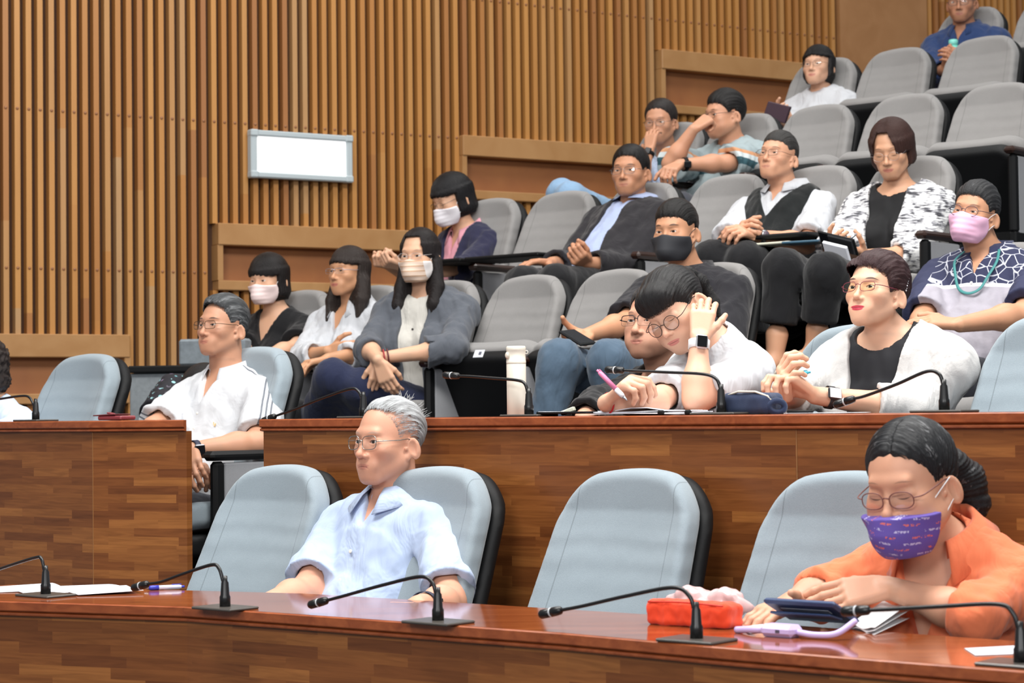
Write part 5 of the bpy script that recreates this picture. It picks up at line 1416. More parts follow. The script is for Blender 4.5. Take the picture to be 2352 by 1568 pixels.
# ---- the writing woman and the man behind her
def woman_writing():
    F = dict(ap=0, nose=.9, fw=.99, fat=.004, cols=((50, 44, 42), (196, 104, 104)), mk=dict(browa=.35, lipa=.7, blush=.45, ap=0))
    p = Person('person in a white tee, head propped on one hand with a white watch, writing', FL['B'], (1549, 710, 5.55), hyaw=34, hpitch=27, hroll=22, hs=.955, byaw=60, lean=8, neck=(1636, 800, 5.62), sex='f', F=F, tone=(230, 186, 162), seed=7.1, tw=.95, belly=.0, shw=.145)
    zt = ZBK
    p.ar['l'] = (at(1600, 918, 5.36), at(1606, 782, 5.40)); p.ar['r'] = (at(1505, 925, 5.30), at(1392, 926, 5.22))
    p.hands['l'] = make_hand(at(1607, 776, 5.40), at(1618, 690, 5.44)-at(1607, 776, 5.40), (.15, 1, .1), -1, k=.84, curls=((22, 34, 24), (18, 32, 22), (16, 36, 26), (16, 40, 28)), spread=3, thumb=(.75, .6, -.1), tcurl=8, tl=.8)
    p.hands['r'] = make_hand(at(1396, 922, 5.22), at(1432, 888, 5.19)-at(1396, 922, 5.22), (.75, -.1, -.75), 1, k=.96, curls=((48, 50, 20), (55, 60, 30), (60, 62, 35), (62, 62, 35)), spread=2, thumb=(.75, .35, .55), tcurl=16)
    p.build_body()
    p.garment('white_tee', white_cloth, neck='crew', nr=.068, sleeve=.80, flare=.012, off=.014, fold=.008, hem=.435)
    k = NT('dress_stripe'); a = k.n('Attribute', attribute_name='tc'); sp = k.n('SeparateXYZ'); k.l(a.outputs['Vector'], sp.inputs[0])
    s1 = k.math('GREATER_THAN', k.math('FRACT', k.math('DIVIDE', sp.outputs[0], .0085)), .68); k.base(k.mix(s1, srgb(30, 31, 40), srgb(214, 214, 220))); k.set(Roughness=.85)
    p.garment('pinafore_dress', k.m, vest=True, off=.012, hem=-.1, nr=.13, neck='v', vz=.22, vw=1.5)
    hm = hair_mat((24, 23, 24), .03, (110, 100, 95), .27)
    line = ((-.12, -.07, -.035, -.018, .006, .020, .034, .06, .085, .10), (-.09, -.075, -.03, .002, -.01, -.03, -.012, .026, .026, .026))
    base = men_short(1.0, .012, .012, .014, .010, line)
    def fn(q):
        d = base(q)
        bang = ell(q, (0, .058, .058), (.066, .048, .052)); bang = smax(bang, -(q[:, 2]-.020-.45*np.clip(np.abs(q[:, 0])-.045, 0, 1)*-1+.003*np.sin(q[:, 0]*420)), .003)
        d = smin(d, bang, .012)
        d = d+.0030*np.exp(-((q[:, 0]-.004)/.0035)**2)*(q[:, 2] > .10)*(q[:, 1] > -.03)
        tail = strand([(-.01, -.105, .055), (-.015, -.132, .052), (-.02, -.150, .010), (-.02, -.150, -.06), (-.02, -.140, -.11)], [.014, .022, .026, .022, .006])(q)
        return smin(d, tail, .008)
    fn.edge = lambda q: np.maximum(base.edge(q), np.where((q[:, 1] < -.085) | (q[:, 1] > .03), np.where(q[:, 1] > .03, np.clip(q[:, 2]-.021, -.01, 1)*.6+.003, 1.0), -1.0))
    p.hair(hm, fn, lo=(-.13, -.24, -.14), hi=(.13, .13, .17), coord='back', amp=.0013, freq=64)
    p.glasses(plain('spectacle_blackwire', (44, 40, 40), .3, Metallic=.5), 'round', w=.0240, hh=.0215, r=.0010, slide=.010)
    p.watch('l', plain('strap_white', (236, 236, 238), .45), plain('dial_black', (10, 10, 12), .1), .93, w=.026, case=plain('watch_case_silver', (196, 196, 200), .25, Metallic=.6), up=(.15, -1, .1))
    E, W = p.ar['r']; d = unit(W-E); u = unit(np.cross(d, [0, 0, 1])); v = np.cross(d, u); b = MB(); a = np.linspace(0, 2*math.pi, 28, endpoint=False)
    b.tube([W-d*.006+(u*math.cos(t)+v*math.sin(t))*.0262 for t in a], .0022, 8, closed=True); b.obj('bracelet', plain('bracelet_scarlet', (190, 30, 40), .5), p.root, p.o)
    legs(p, FL['B'], trouser_black)
def man_behind():
    F = dict(ap=.0034, nose=1.12, crease=.0018, fat=.004, cols=((44, 40, 40), (170, 98, 92)), mk=dict(browa=.55, lipa=.55, stub=.3), open=.0006, lip=1.2)
    p = Person('person in black with half-rim glasses, partly hidden behind the writing woman', FL['B'], (1502, 742, 6.2), hyaw=38, hpitch=-6, hs=.97, byaw=42, lean=26, neck=(1530, 872, 6.28), sex='m', F=F, tone=(216, 166, 142), seed=8.2, L=.42)
    p.arm('r', (1375, 938, 6.0), (1340, 962, 5.8)); p.arm('l', (1560, 960, 6.0), (1480, 965, 5.8)); p.build_body()
    p.garment('jacket', black_cloth, sleeve=1.9, nr=.085, off=.018, fold=.008)
    line = ((-.12, -.07, -.035, -.018, .006, .022, .045, .062, .082, .10), (-.07, -.055, -.018, .012, .004, -.006, .040, .062, .072, .078))
    p.hair(hair_mat((46, 45, 46), .12, (130, 130, 130)), men_short(1.0, .020, .008, .012, .010, line), coord='back', amp=.0024, freq=50)
    p.glasses(dark_frame, 'rect', w=.0265, hh=.0165, r=.0013, half=True)
def woman_white_jacket():
    F = dict(ap=.0044, nose=.93, fat=.0, jw=.86, fw=.96, neck=.90, lip=1.15, cols=((70, 56, 52), (186, 36, 70)), mk=dict(browa=.9, lipa=.92, blush=.4, brow_t=.0046), gaze=(-.001, .001))
    p = Person('person in a white jacket with red lipstick, hands clasped round a blue pen', FL['B'], (2010, 671, 5.42), hyaw=42, hpitch=-11, hs=.885, byaw=38, lean=4, neck=(2040, 782, 5.44), sex='f', F=F, tone=(232, 188, 162), seed=9.1, tw=1.08, shw=.172)
    p.ar['l'] = (at(2105, 940, 5.28), at(1872, 908, 5.20)); p.ar['r'] = (at(1832, 905, 5.42), at(1800, 905, 5.22))
    p.hands['l'] = make_hand(at(1862, 904, 5.20), at(1800, 862, 5.17)-at(1862, 904, 5.20), (-.35, -.25, -.9), -1, k=.88, curls=((20, 55, 35), (28, 60, 35), (34, 60, 35), (38, 60, 35)), spread=8, thumb=(.6, .6, .2))
    p.hands['r'] = make_hand(at(1805, 915, 5.22), at(1800, 856, 5.18)-at(1805, 915, 5.22), (.9, .1, .1), 1, k=.88, curls=((34, 50, 35), (38, 55, 35), (42, 55, 35), (46, 55, 35)), spread=8, thumb=(.5, .5, .5))
    p.build_body()
    p.garment('black_top', plain('top_blueblack', (14, 15, 22), .85), neck='crew', nr=.076, sleeve=.3, off=.010)
    wj = fabric('jacket_white', (194, 193, 192), 260, .9, .012, .6, .5)
    p.garment('jacket', wj, nr=.092, sleeve=1.42, off=.024, flare=.016, fold=.006, gap=dict(z=[-.2, .0, .16, .30, .5], w=[.06, .04, .040, .045, .085]), arm_off=.012)
    hm = hair_mat((52, 32, 34), .04, (120, 90, 80), .38)
    line = ((-.12, -.07, -.035, -.018, .006, .022, .040, .062, .082, .10), (-.105, -.10, -.05, -.004, -.006, -.028, .026, .044, .062, .07))
    f0 = men_short(1.0, .020, .013, .020, .012, line, top=((-.0, -.02, .068), (.082, .095, .066)))
    def fn(q):
        d = f0(q); curl = ell(q, (.038, .050, .062), (.036, .034, .028), rot('y', -30)); curl = smax(curl, -(q[:, 2]-.040), .006)
        d = smin(d, curl, .012)
        return d+.0022*smoothnoise(q, 120, 2.0)
    fn.edge = f0.edge
    p.hair(hm, fn, lo=(-.13, -.16, -.16), coord='back', amp=.0016, freq=50)
    p.glasses(maroon_frame, 'soft', w=.0240, hh=.0150, r=.0010, tint=(250, 245, 226))
    p.watch('l', plain('strap_black', (26, 26, 30), .6), plain('dial_white', (222, 224, 228), .3), .86, w=.018, case=plain('watch_case_dark', (40, 40, 44), .3), up=(.0, -1, .35))
    clip = MB(); c = np.array([-.083, -.040, .03])
    for i in range(6): clip.lathe([(.0005, -.003), (.0032, 0), (.0005, .003)], p.hw(c+np.array([-.002, -.004*i*.4, .008*i-.02])), None, 10)
    clip.obj('hair_clip', plain('clip_silver', (220, 220, 224), .15, Metallic=.9), p.root, p.o)
    legs(p, FL['B'], trouser_black)
# ---- right block
def man_pink_mask():
    F = dict(ap=.0026, cols=((34, 30, 30), (186, 110, 100)), mk=dict(browa=.6), fw=.98)
    p = Person('person in a navy and grey polo with a pink mask, teal lanyard and glasses', FL['C'], (2238, 490, 7.15), hyaw=37, hpitch=-4, hroll=-9, hs=.91, byaw=34, lean=-16, neck=(2270, 590, 7.2), sex='m', F=F, tone=(206, 156, 126), seed=10.1, tw=1.1, belly=.03)
    p.arm('l', (2352, 722), (2205, 745), False, False, La=.3, Lf=.27); p.arm('r', (2118, 738), (2120, 830), False, False)
    p.hand('l', (2100, 735), n=(-.2, .4, -.9), curl=(14, 16, 12), thumb=(.8, .5, -.2)); p.hand('r', (2110, 870), n=(0, 0, 1), curl=(30, 30, 20))
    p.build_body()
    k = NT('polo_navy_grey'); a = k.n('Attribute', attribute_name='tc'); sp = k.n('SeparateXYZ'); k.l(a.outputs['Vector'], sp.inputs[0]); X, Y, Z = sp.outputs; L = p.B['L']
    body = k.math('LESS_THAN', k.math('ABSOLUTE', X), .155); grey = k.math('MULTIPLY', k.math('LESS_THAN', Z, L-.150), body); band = k.math('MULTIPLY', k.math('MULTIPLY', k.math('LESS_THAN', Z, L-.140), k.math('GREATER_THAN', Z, L-.153)), body)
    vo = k.n('TexVoronoi', feature='DISTANCE_TO_EDGE', Scale=24.0); k.l(a.outputs['Vector'], vo.inputs['Vector']); ln = k.math('MULTIPLY', k.math('LESS_THAN', vo.outputs['Distance'], .035), k.math('MULTIPLY', k.math('GREATER_THAN', Z, L-.14), k.math('GREATER_THAN', Y, -.02)))
    ln = k.math('MULTIPLY', ln, k.math('LESS_THAN', k.math('ABSOLUTE', X), .165))
    c = k.mix(k.math('MULTIPLY', ln, .75), srgb(40, 44, 74), srgb(214, 216, 226)); c = k.mix(grey, c, srgb(158, 154, 164)); c = k.mix(band, c, srgb(232, 232, 236)); k.base(c); k.set(Roughness=.85)
    n = k.n('TexNoise', Scale=13.0, Detail=3.0); tcn = k.n('TexCoord'); k.l(tcn.outputs['Object'], n.inputs['Vector']); k.bump(n.outputs[0], .3, .03)
    p.garment('polo_shirt', k.m, neck='v', vz=.11, vw=.36, sleeve=.88, flare=.02, off=.014, fold=.009)
    nv = fabric('collar_navy', (40, 44, 74), 700, .85, .03, .2, .2); p.collar(nv, r=.073, hgt=.034, drop=.055, spread=22, flap=.030)
    button(p, [(0, .36)], plain('button_white', (228, 226, 220), .4), .005)
    line = ((-.12, -.07, -.035, -.018, .006, .022, .045, .062, .082, .10), (-.07, -.055, -.018, .012, .004, -.006, .034, .052, .058, .062))
    p.hair(hair_mat((40, 40, 42), .1, (110, 110, 112)), men_short(1.0, .020, .007, .010, .012, line), coord='back', amp=.002, freq=46)
    p.mask(plain('mask_pink', (232, 182, 210), .75), plain('loop_white2', (225, 225, 228), .8), top=-.012)
    p.glasses(plain('spectacle_navy', (36, 38, 62), .35), 'round', w=.0250, hh=.0200, r=.0011, slide=-.002)
    # lanyard lies on the chest
    la = MB(); P = []
    for x, z, o in ((-.066, L-.0, .03), (-.078, L-.06, .018), (-.060, L-.12, .018), (-.038, L-.17, .018), (0, L-.185, .018), (.038, L-.165, .018), (.060, L-.11, .018), (.074, L-.05, .018), (.062, L+.0, .03)):
        y = chest_y(p, x, min(z, L-.07)) if z < L-.03 else .03; P.append(p.pel+p.BR@np.array([x, y+o+.010, z]))
    la.tube(spline(P, 6), .0052, 8, flat=.35); la.obj('lanyard', plain('lanyard_teal', (56, 128, 128), .6), p.root, p.o)
    p.sit((2110, 830), (2075, 800), (2120, 1010), (2080, 1010)); p.trousers(trouser_char); p.shoes(shoe_black)
def man_vest():
    F = dict(ap=.0026, frown=.004, crease=.002, cols=((44, 38, 36), (176, 108, 98)), mk=dict(browa=.7, lipa=.4, blush=.4), jw=.98)
    p = Person('person in a black knitted vest over a white shirt, hands clasped', FL['D'], (1786, 360, 8.75), hyaw=38, hpitch=-10, hroll=-4, hs=.92, byaw=36, lean=-20, neck=(1806, 446, 8.8), sex='m', F=F, tone=(214, 164, 136), seed=11.1, tw=1.1, belly=.03, shw=.185)
    p.arm('l', (1852, 560), (1738, 542), False, False); p.arm('r', (1668, 560), (1690, 548), False, False)
    p.hand('l', (1680, 522), n=(-.3, .4, -.8), curl=(30, 50, 30), spread=6); p.hand('r', (1712, 515), n=(.6, .3, -.3), curl=(35, 50, 30), spread=6)
    p.build_body()
    p.garment('shirt', white_cloth, neck='v', vz=.09, vw=.4, sleeve=.86, flare=.02, off=.012, fold=.009)
    p.collar(white_cloth, r=.074, hgt=.034, drop=.05, spread=20, flap=.042, lift=.05)
    p.garment('vest', fabric('vest_black', (22, 25, 26), 500, .95, .05, .4, .3), vest=True, neck='v', vz=.17, vw=.55, nr=.088, off=.024, fold=.007)
    line = ((-.12, -.07, -.035, -.018, .006, .022, .045, .062, .082, .10), (-.06, -.048, -.014, .014, .006, -.002, .034, .048, .054, .056))
    p.hair(hair_mat((48, 46, 45), .06, (120, 118, 116)), men_short(1.0, .016, .003, .006, .008, line), coord='back', amp=.0014, freq=70)
    p.glasses(gold_frame, 'soft', w=.0245, hh=.0150, r=.0009)
    p.watch('l', plain('watch_steel', (190, 192, 196), .22, Metallic=.9), plain('dial_plum', (96, 84, 96), .3), .92, square=False, up=(-.1, -1, .2))
    p.sit((1715, 610, 8.3), (1640, 606, 8.4), (1720, 800, 8.3), (1650, 800, 8.4)); p.trousers(trouser_black, end=.82, off=.03); p.shoes(shoe_black)
def woman_print():
    F = dict(ap=0, frown=.002, cols=((60, 46, 44), (176, 96, 92)), mk=dict(browa=.5, lipa=.65), fw=.98)
    p = Person('person in a black and white patterned jacket looking at a phone', FL['D'], (2047, 343, 8.3), hyaw=26, hpitch=20, hroll=2, hs=.98, byaw=30, lean=-4, neck=(2062, 438, 8.35), sex='f', F=F, tone=(216, 168, 138), seed=12.1, shw=.168)
    p.arm('l', (2100, 588), (1990, 585), False, False); p.arm('r', (1916, 560), (1912, 580), False, False)
    p.hand('l', (1928, 575), n=(-.3, .2, .9), curl=(25, 40, 25), thumb=(.6, .6, .5)); p.hand('r', (1920, 560), n=(.6, .3, .4), curl=(35, 40, 30))
    p.build_body()
    p.garment('black_top', plain('top_black', (14, 14, 17), .85), neck='crew', nr=.082, sleeve=.3, off=.010)
    k = NT('jacket_pattern'); a = k.n('Attribute', attribute_name='tc'); mp = k.n('Mapping'); mp.inputs['Scale'].default_value = (22, 22, 130); k.l(a.outputs['Vector'], mp.inputs[0])
    n = k.n('TexNoise', Scale=1.0, Detail=3.0, Distortion=.8); k.l(mp.outputs[0], n.inputs['Vector']); n2 = k.n('TexNoise', Scale=26.0, Detail=2.0); k.l(a.outputs['Vector'], n2.inputs['Vector'])
    r = k.ramp(k.math('ADD', k.math('MULTIPLY', n.outputs[0], .6), k.math('MULTIPLY', n2.outputs[0], .4)), [(.40, srgb(60, 60, 66)), (.47, srgb(150, 150, 156)), (.53, srgb(232, 232, 232))]); k.base(r.outputs[0]); k.set(Roughness=.9)
    p.garment('jacket', k.m, nr=.094, sleeve=1.4, off=.026, flare=.02, fold=.009, gap=dict(z=[-.2, .0, .16, .30, .5], w=[.09, .07, .065, .06, .085], x0=.02), arm_off=.018)
    p.hair(hair_mat((58, 38, 34), .03, (120, 100, 90)), parted(bob(1.0, -.080, .020, .016, .022, .0, .016, .004, tf=.012), .050, .088, .022, .45, .012), coord='hang')
    p.glasses(plain('spectacle_thin', (170, 160, 158), .3, Metallic=.8), 'round', w=.0235, hh=.0185, r=.0007, slide=.006)
    p.sit((1898, 628, 7.75), (1800, 618, 7.85), (1868, 812, 7.85), (1778, 834, 7.85))
    p.trousers(trouser_black, end=.58, off=.022)
    # bare ankles and pale flat shoes
    for sd, (K, A) in p.legs.items():
        f_ = unit(np.array([-.75, -.66, -.25])); fn = lambda q: smin(cone(q, lerp(K, A, .7), A, .044, .030), cone(q, A, A+f_*.17, .032, .026), .03)
        V, Q = surf(fn, np.minimum(K, A)-.25, np.maximum(K, A)+.25, .009); np_mesh('foot', V, Q, p.skin, p.root, {'hc': np.tile([0, -.5, -.5], (len(V), 1))}, origin=p.o)
        fs = lambda q: smax(cone(q, A-f_*.03+np.array([0, 0, -.02]), A+f_*.18+np.array([0, 0, -.01]), .036, .033), q[:, 2]-(A[2]-.02)-(q-A)@f_*-.28, .004)
        V, Q = surf(fs, A-.3, A+.3, .009); np_mesh('flat_shoe', V, Q, plain('shoe_cream', (214, 204, 190), .6), p.root, origin=p.o)
# ---- rows above
def woman_hand_mouth():
    F = dict(ap=.002, cols=((44, 38, 36), (176, 100, 94)), mk=dict(browa=.5))
    p = Person('person in a pale patterned top covering the mouth with one hand, hair clipped up', FL['E'], (1516, 280, 10.4), hyaw=24, hpitch=8, hs=.96, byaw=36, lean=0, neck=(1535, 355, 10.5), sex='f', F=F, tone=(200, 150, 122), seed=13.1)
    p.arm('r', (1470, 405, 10.1), (1492, 348, 10.15)); p.arm('l', (1545, 440), (1480, 440))
    p.hand('r', (1497, 300, 10.2), n=(.5, .8, .2), curl=(20, 30, 25), spread=5); p.build_body()
    p.garment('blouse', fabric('blouse_pale_print', (188, 202, 224), 90, .85, .14, .2, .4), sleeve=.9, fold=.008, off=.014)
    line = ((-.12, -.07, -.035, -.018, .006, .020, .040, .06, .085, .10), (-.08, -.07, -.03, .004, -.004, -.016, .032, .060, .074, .078))
    p.hair(hair_mat((38, 33, 32)), plus(men_short(1.0, .016, .012, .018, .006, line), strand([(-.02, -.10, .07), (-.02, -.12, .02)], [.026, .03])), coord='side', h=.0045)
    cl = MB(); cl.lathe([(.001, -.012), (.011, 0), (.001, .012)], p.hw((-.03, -.10, .095)), None, 12); cl.obj('hair_clip', plain('clip_silver', (220, 220, 224), .15, Metallic=.9), p.root, p.o)
    p.watch('r', black_plastic, plain('dial_dark', (16, 16, 20), .15), .9, up=(-.3, -1, .2))
    p.glasses(metal_frame, 'oval', r=.0009)
    p.sit((1310, 452, 9.9), (1290, 445, 10.0), (1320, 560, 10.1), (1300, 560, 10.2)); p.trousers(fabric('jeans_pale', (130, 160, 190), 900, .9, .07, .3, .4))
def man_fist():
    F = dict(ap=.003, cols=((28, 25, 25), (168, 102, 92)), mk=dict(browa=.7), fat=.006)
    p = Person('person in a pale teal shirt with striped sleeve resting a fist against the mouth', FL['E'], (1662, 264, 10.05), hyaw=62, hpitch=4, hs=.98, byaw=44, lean=-8, neck=(1682, 335, 10.1), sex='m', F=F, tone=(208, 156, 128), seed=14.1, tw=1.16, belly=.07)
    p.arm('r', (1540, 376, 9.85), (1592, 298, 9.8)); p.arm('l', (1668, 375), (1560, 378), False, False)
    p.hand('r', (1622, 276, 9.82), n=(.4, .6, -.5), curl=(70, 70, 40), thumb=(.6, .5, .4)); p.hand('l', (1528, 396), n=(0, .4, -1), curl=(50, 50, 30)); p.build_body()
    k = NT('shirt_teal_stripe'); a = k.n('Attribute', attribute_name='tc'); sp = k.n('SeparateXYZ'); k.l(a.outputs['Vector'], sp.inputs[0]); L = p.B['L']
    r = k.ramp(k.math('DIVIDE', sp.outputs[2], .6), [(0, srgb(150, 164, 168)), ((L-.17)/.6, srgb(48, 84, 94)), ((L-.135)/.6, srgb(200, 210, 212)), ((L-.11)/.6, srgb(206, 150, 110)), ((L-.09)/.6, srgb(150, 164, 168))], 'CONSTANT')
    k.base(r.outputs[0]); k.set(Roughness=.85)
    p.garment('shirt', k.m, sleeve=.95, flare=.024, off=.014, fold=.009)
    line = ((-.12, -.07, -.035, -.018, .006, .022, .045, .062, .082, .10), (-.08, -.066, -.024, .010, .0, -.01, .030, .046, .052, .054))
    p.hair(hair_mat((24, 22, 22)), men_short(1.0, .022, .010, .014, .012, line), coord='back', amp=.002, freq=40, h=.0045)
    p.glasses(dark_frame, 'soft', r=.0011); p.watch('l', black_plastic, plain('dial_dark', (16, 16, 20), .15), .88)
    p.sit((1560, 480, 9.6), (1500, 470, 9.7), (1580, 600, 9.7), (1520, 600, 9.8)); p.trousers(trouser_char)
def woman_white_top():
    F = dict(ap=.0026, cols=((34, 30, 30), (180, 96, 92)), mk=dict(browa=.5, lipa=.6))
    p = Person('person in a plain white top with chin-length black hair, holding a small book', FL['F'], (1878, 152, 10.9), hyaw=30, hpitch=-4, hs=.94, byaw=42, lean=-12, neck=(1886, 216, 10.95), sex='f', F=F, tone=(220, 176, 150), seed=15.1, tw=1.06)
    p.arm('l', (1910, 300), (1815, 300), False, False); p.arm('r', (1800, 290), (1795, 272), False, False); p.hand('r', (1785, 262), n=(.6, .3, .3), curl=(35, 45, 30)); p.hand('l', (1798, 262), n=(-.5, .3, .3), curl=(45, 50, 30)); p.build_body()
    p.garment('white_top', white_cloth, sleeve=1.5, nr=.062, off=.018, fold=.009)
    p.hair(hair_mat((24, 22, 23)), bob(1.0, -.085, .018, .014, .016, .052, .016, .002, tf=.012), coord='hang', h=.0045)
    p.glasses(gold_frame, 'oval', r=.0009)
    p.sit((1770, 370, 10.4), (1730, 365, 10.5), (1790, 470, 10.5), (1750, 470, 10.6)); p.trousers(trouser_black)
def man_darkblue():
    F = dict(ap=.003, cols=((34, 30, 30), (160, 96, 86)), mk=dict(browa=.6, stub=.2))
    p = Person('person in a dark blue shirt at the upper picture edge, holding a mint bottle', FL['G'], (2208, 5, 11.45), hyaw=22, hpitch=8, hs=.97, byaw=34, lean=-6, neck=(2216, 72, 11.5), sex='m', F=F, tone=(188, 136, 108), seed=16.1)
    p.arm('l', (2262, 160), (2205, 160), False, False); p.arm('r', (2140, 165), (2170, 160), False, False); p.hand('l', (2180, 118), n=(-.5, .3, .2), curl=(40, 40, 30)); p.hand('r', (2184, 128), n=(.6, .3, .2), curl=(40, 40, 30)); p.build_body()
    db = fabric('shirt_darkblue', (38, 58, 100), 700, .85, .04, .2, .4)
    p.garment('shirt', db, neck='v', vz=.09, vw=.36, sleeve=1.85, off=.016, fold=.009); p.collar(db, r=.073)
    p.hair(hair_mat((30, 28, 28)), men_short(), coord='back', h=.0045); p.glasses(dark_frame, 'soft', r=.0011)
    p.sit((2160, 260, 10.9), (2110, 255, 11.0), (2170, 360, 11.0), (2120, 360, 11.1)); p.trousers(trouser_black)
PEOPLE = [man_blue_shirt, woman_orange, man_polo, person_edge, person_floral, woman_black_top, woman_white_blouse, woman_blazer, woman_navy, man_suit, man_black_mask,
          woman_writing, man_behind, woman_white_jacket, man_pink_mask, man_vest, woman_print, woman_hand_mouth, man_fist, woman_white_top, man_darkblue]
for f_ in PEOPLE: f_()
# ================================================================ things lying about
paper_m = plain('paper_white', (222, 224, 232), .8)
def local(name, label, cat, P, rz=0.0, group=None): return thing(name, label, cat, P, rz, group)
# --- on the front desk
def onA(px, py, dz=0.0): P = hitz(px, py, ZA); P[2] += dz; return P
def sheet_quad(pts, z, t=.0012, lift=None):
    m = MB(); pts = [np.array([*p[:2], z]) for p in pts]; n = 7
    P = np.array([[lerp(lerp(pts[0], pts[1], u), lerp(pts[3], pts[2], u), v)+np.array([0, 0, (lift or (lambda u, v: 0))(u, v)]) for u in np.linspace(0, 1, n)] for v in np.linspace(0, 1, n)])
    m.sheet(P, -t); return m
tone_ = ['topmost loose sheet of the papers beside the blue pen', 'loose sheet at the picture edge under the first microphone', 'loose sheet sticking out below the others, beside the blue pen']
for i, (q, dz) in enumerate((([(20, 1352), (60, 1366), (300, 1357), (250, 1343)], .0016), ([(-60, 1351), (-30, 1362), (160, 1356), (120, 1342)], .0004), ([(140, 1357), (180, 1369), (330, 1362), (290, 1350)], .0030))):
    pts = [hitz(x, y, ZA) for x, y in q]; m = sheet_quad(pts, ZA+dz, .0010, lambda u, v, i=i: .004*abs(math.sin(3*u+i))*v)
    o = m.obj('paper_sheet', paper_m, None, pts[0]); tag(o, tone_[i], 'paper', 'loose papers on the front desk')
def pen(name, label, a, b, r, mats, parts):
    """a pen from a (tail) to b (tip)"""
    a, b = np.asarray(a, float), np.asarray(b, float); w = unit(b-a); u = unit(np.cross(w, [0, 0, 1])); v = np.cross(u, w); R = np.stack([u, -v, w], 1); L = np.linalg.norm(b-a)
    root = thing(name, label, 'pen', a)
    for nm, mt, prof in parts(L, r): m = MB(); m.lathe(prof, a, R, 14); m.obj(nm, mats[mt], root, a)
    c = MB(); c.box(a+w*L*.16-v*(r+.0018)*0+np.array([0, 0, r+.001]), (.0035, .0018, L*.24), R); c.obj('clip', mats[0], root, a)
    return root
def std(L, r): return [('button', 0, [(.0004, -.004), (r*.5, -.004), (r*.5, .006)]), ('barrel', 1, [(r*.75, .004), (r, .010), (r, L*.62)]), ('grip', 2, [(r*1.06, L*.62), (r*1.08, L*.80), (r*.8, L*.87)]), ('tip', 3, [(r*.75, L*.87), (r*.25, L*.985), (.0004, L)])]
blue = plain('pen_blue', (52, 60, 176), .35); clear = plain('pen_clear', (214, 216, 236), .2); steel = plain('pen_steel', (170, 172, 178), .25, Metallic=.8)
pen('ballpoint_pen', 'blue and clear ballpoint pen lying on the front desk', onA(420, 1352, .006), onA(330, 1356, .006), .0058, [blue, clear, blue, steel], std)
# bright orange pouch with a crumpled clear wrapper behind it
P = onA(1590, 1437); t = thing('pouch', 'bright orange cloth pouch lying on the front desk', 'pouch', P)
def pouch_sdf(p):
    q = (p-P)@np.stack([TROW, NROW, np.array([0, 0, 1])], 1); q = q-np.array([0, .01, .024])
    d = rbox(q, (0, 0, 0), (.100, .040, .026), .014); return d+.0035*smoothnoise(q, 70, 2.0)+.002*smoothnoise(q, 160, 5.0)
V, Q = surf(pouch_sdf, P-np.array([.16, .16, .02]), P+np.array([.16, .16, .08]), .0045, marg=1.5); np_mesh('pouch_body', V, Q, fabric('pouch_orange', (232, 72, 38), 700, .8, .04, .2, .3), t, origin=P)
m = MB(); a = P+TROW*-.095+NROW*-.032; m.tube(spline([P-TROW*.09-NROW*.028+np.array([0, 0, .047]), P+np.array([0, 0, .050])-NROW*.03, P+TROW*.095-NROW*.028+np.array([0, 0, .047])], 8), .002, 6); m.obj('zip', plain('zip_red', (200, 50, 34), .5), t, P)
P2 = hitz(1630, 1412, ZA); t2 = thing('plastic_wrapper', 'crumpled pinkish clear wrapper behind the orange pouch', 'wrapper', P2)
def wrap_sdf(p):
    q = (p-P2)@np.stack([TROW, NROW, np.array([0, 0, 1])], 1); d = ell(q, (0, 0, .022), (.115, .038, .034)); return smax(d+.010*smoothnoise(q, 55, 1.0)+.006*smoothnoise(q, 130, 4.0), -q[:, 2]+.001, .004)
V, Q = surf(wrap_sdf, P2-np.array([.17, .17, .03]), P2+np.array([.17, .17, .09]), .005, marg=1.8)
k = NT('wrapper_film'); k.base(srgb(232, 196, 196)); k.set(Roughness=.25, Alpha=.75); np_mesh('film', V, Q, k.m, t2, origin=P2)
# tablet in a dark blue case, lavender power bank with its cable, folded tissue
P = onA(1852, 1446, .0); a0, a1 = hitz(1765, 1428, ZA), hitz(1945, 1440, ZA); ud = unit(np.array([*(a1-a0)[:2], 0])); nd = np.array([-ud[1], ud[0], 0])
t = thing('tablet_computer', 'tablet in a dark blue case tapped by the woman in orange', 'tablet', P)
R = np.stack([ud, nd*math.cos(-.42)+np.array([0, 0, math.sin(-.42)]), np.cross(ud, nd*math.cos(-.42)+np.array([0, 0, math.sin(-.42)]))], 1); c = P+np.array([0, 0, .036])+nd*.02
m = MB(); m.box(c, (.165, .11, .012), R, bev=.005); m.obj('case', plain('case_navy', (38, 58, 96), .5), t, P)
m = MB(); m.box(c+R[:, 2]*.0068, (.145, .092, .0014), R); m.obj('screen', plain('screen_dark', (18, 22, 30), .1), t, P)
m = MB(); m.box(c-R[:, 2]*.0064-R[:, 1]*.018, (.11, .018, .001), R); m.obj('label_strip', plain('strip_grey', (170, 176, 186), .5), t, P)
m = MB(); m.box(P+nd*.0+np.array([0, 0, .028]), (.14, .005, .050), R@rot('x', 100), bev=.002); m.obj('stand_flap', plain('case_navy', (38, 58, 96), .5), t, P)
P = onA(1795, 1462); t = thing('power_bank', 'lavender power bank with its cable in front of the tablet', 'power bank', P)
lav = plain('lavender_plastic', (196, 178, 226), .35); R = np.stack([ud, nd, np.array([0, 0, 1])], 1)
m = MB(); m.box(P+np.array([0, 0, .0125]), (.075, .045, .024), R, bev=.008); m.obj('shell', lav, t, P)
m = MB(); m.box(P-nd*.0227+np.array([0, 0, .0125])+ud*.005, (.009, .0016, .006), R); m.obj('port', plain('port_grey', (80, 76, 92), .4), t, P)
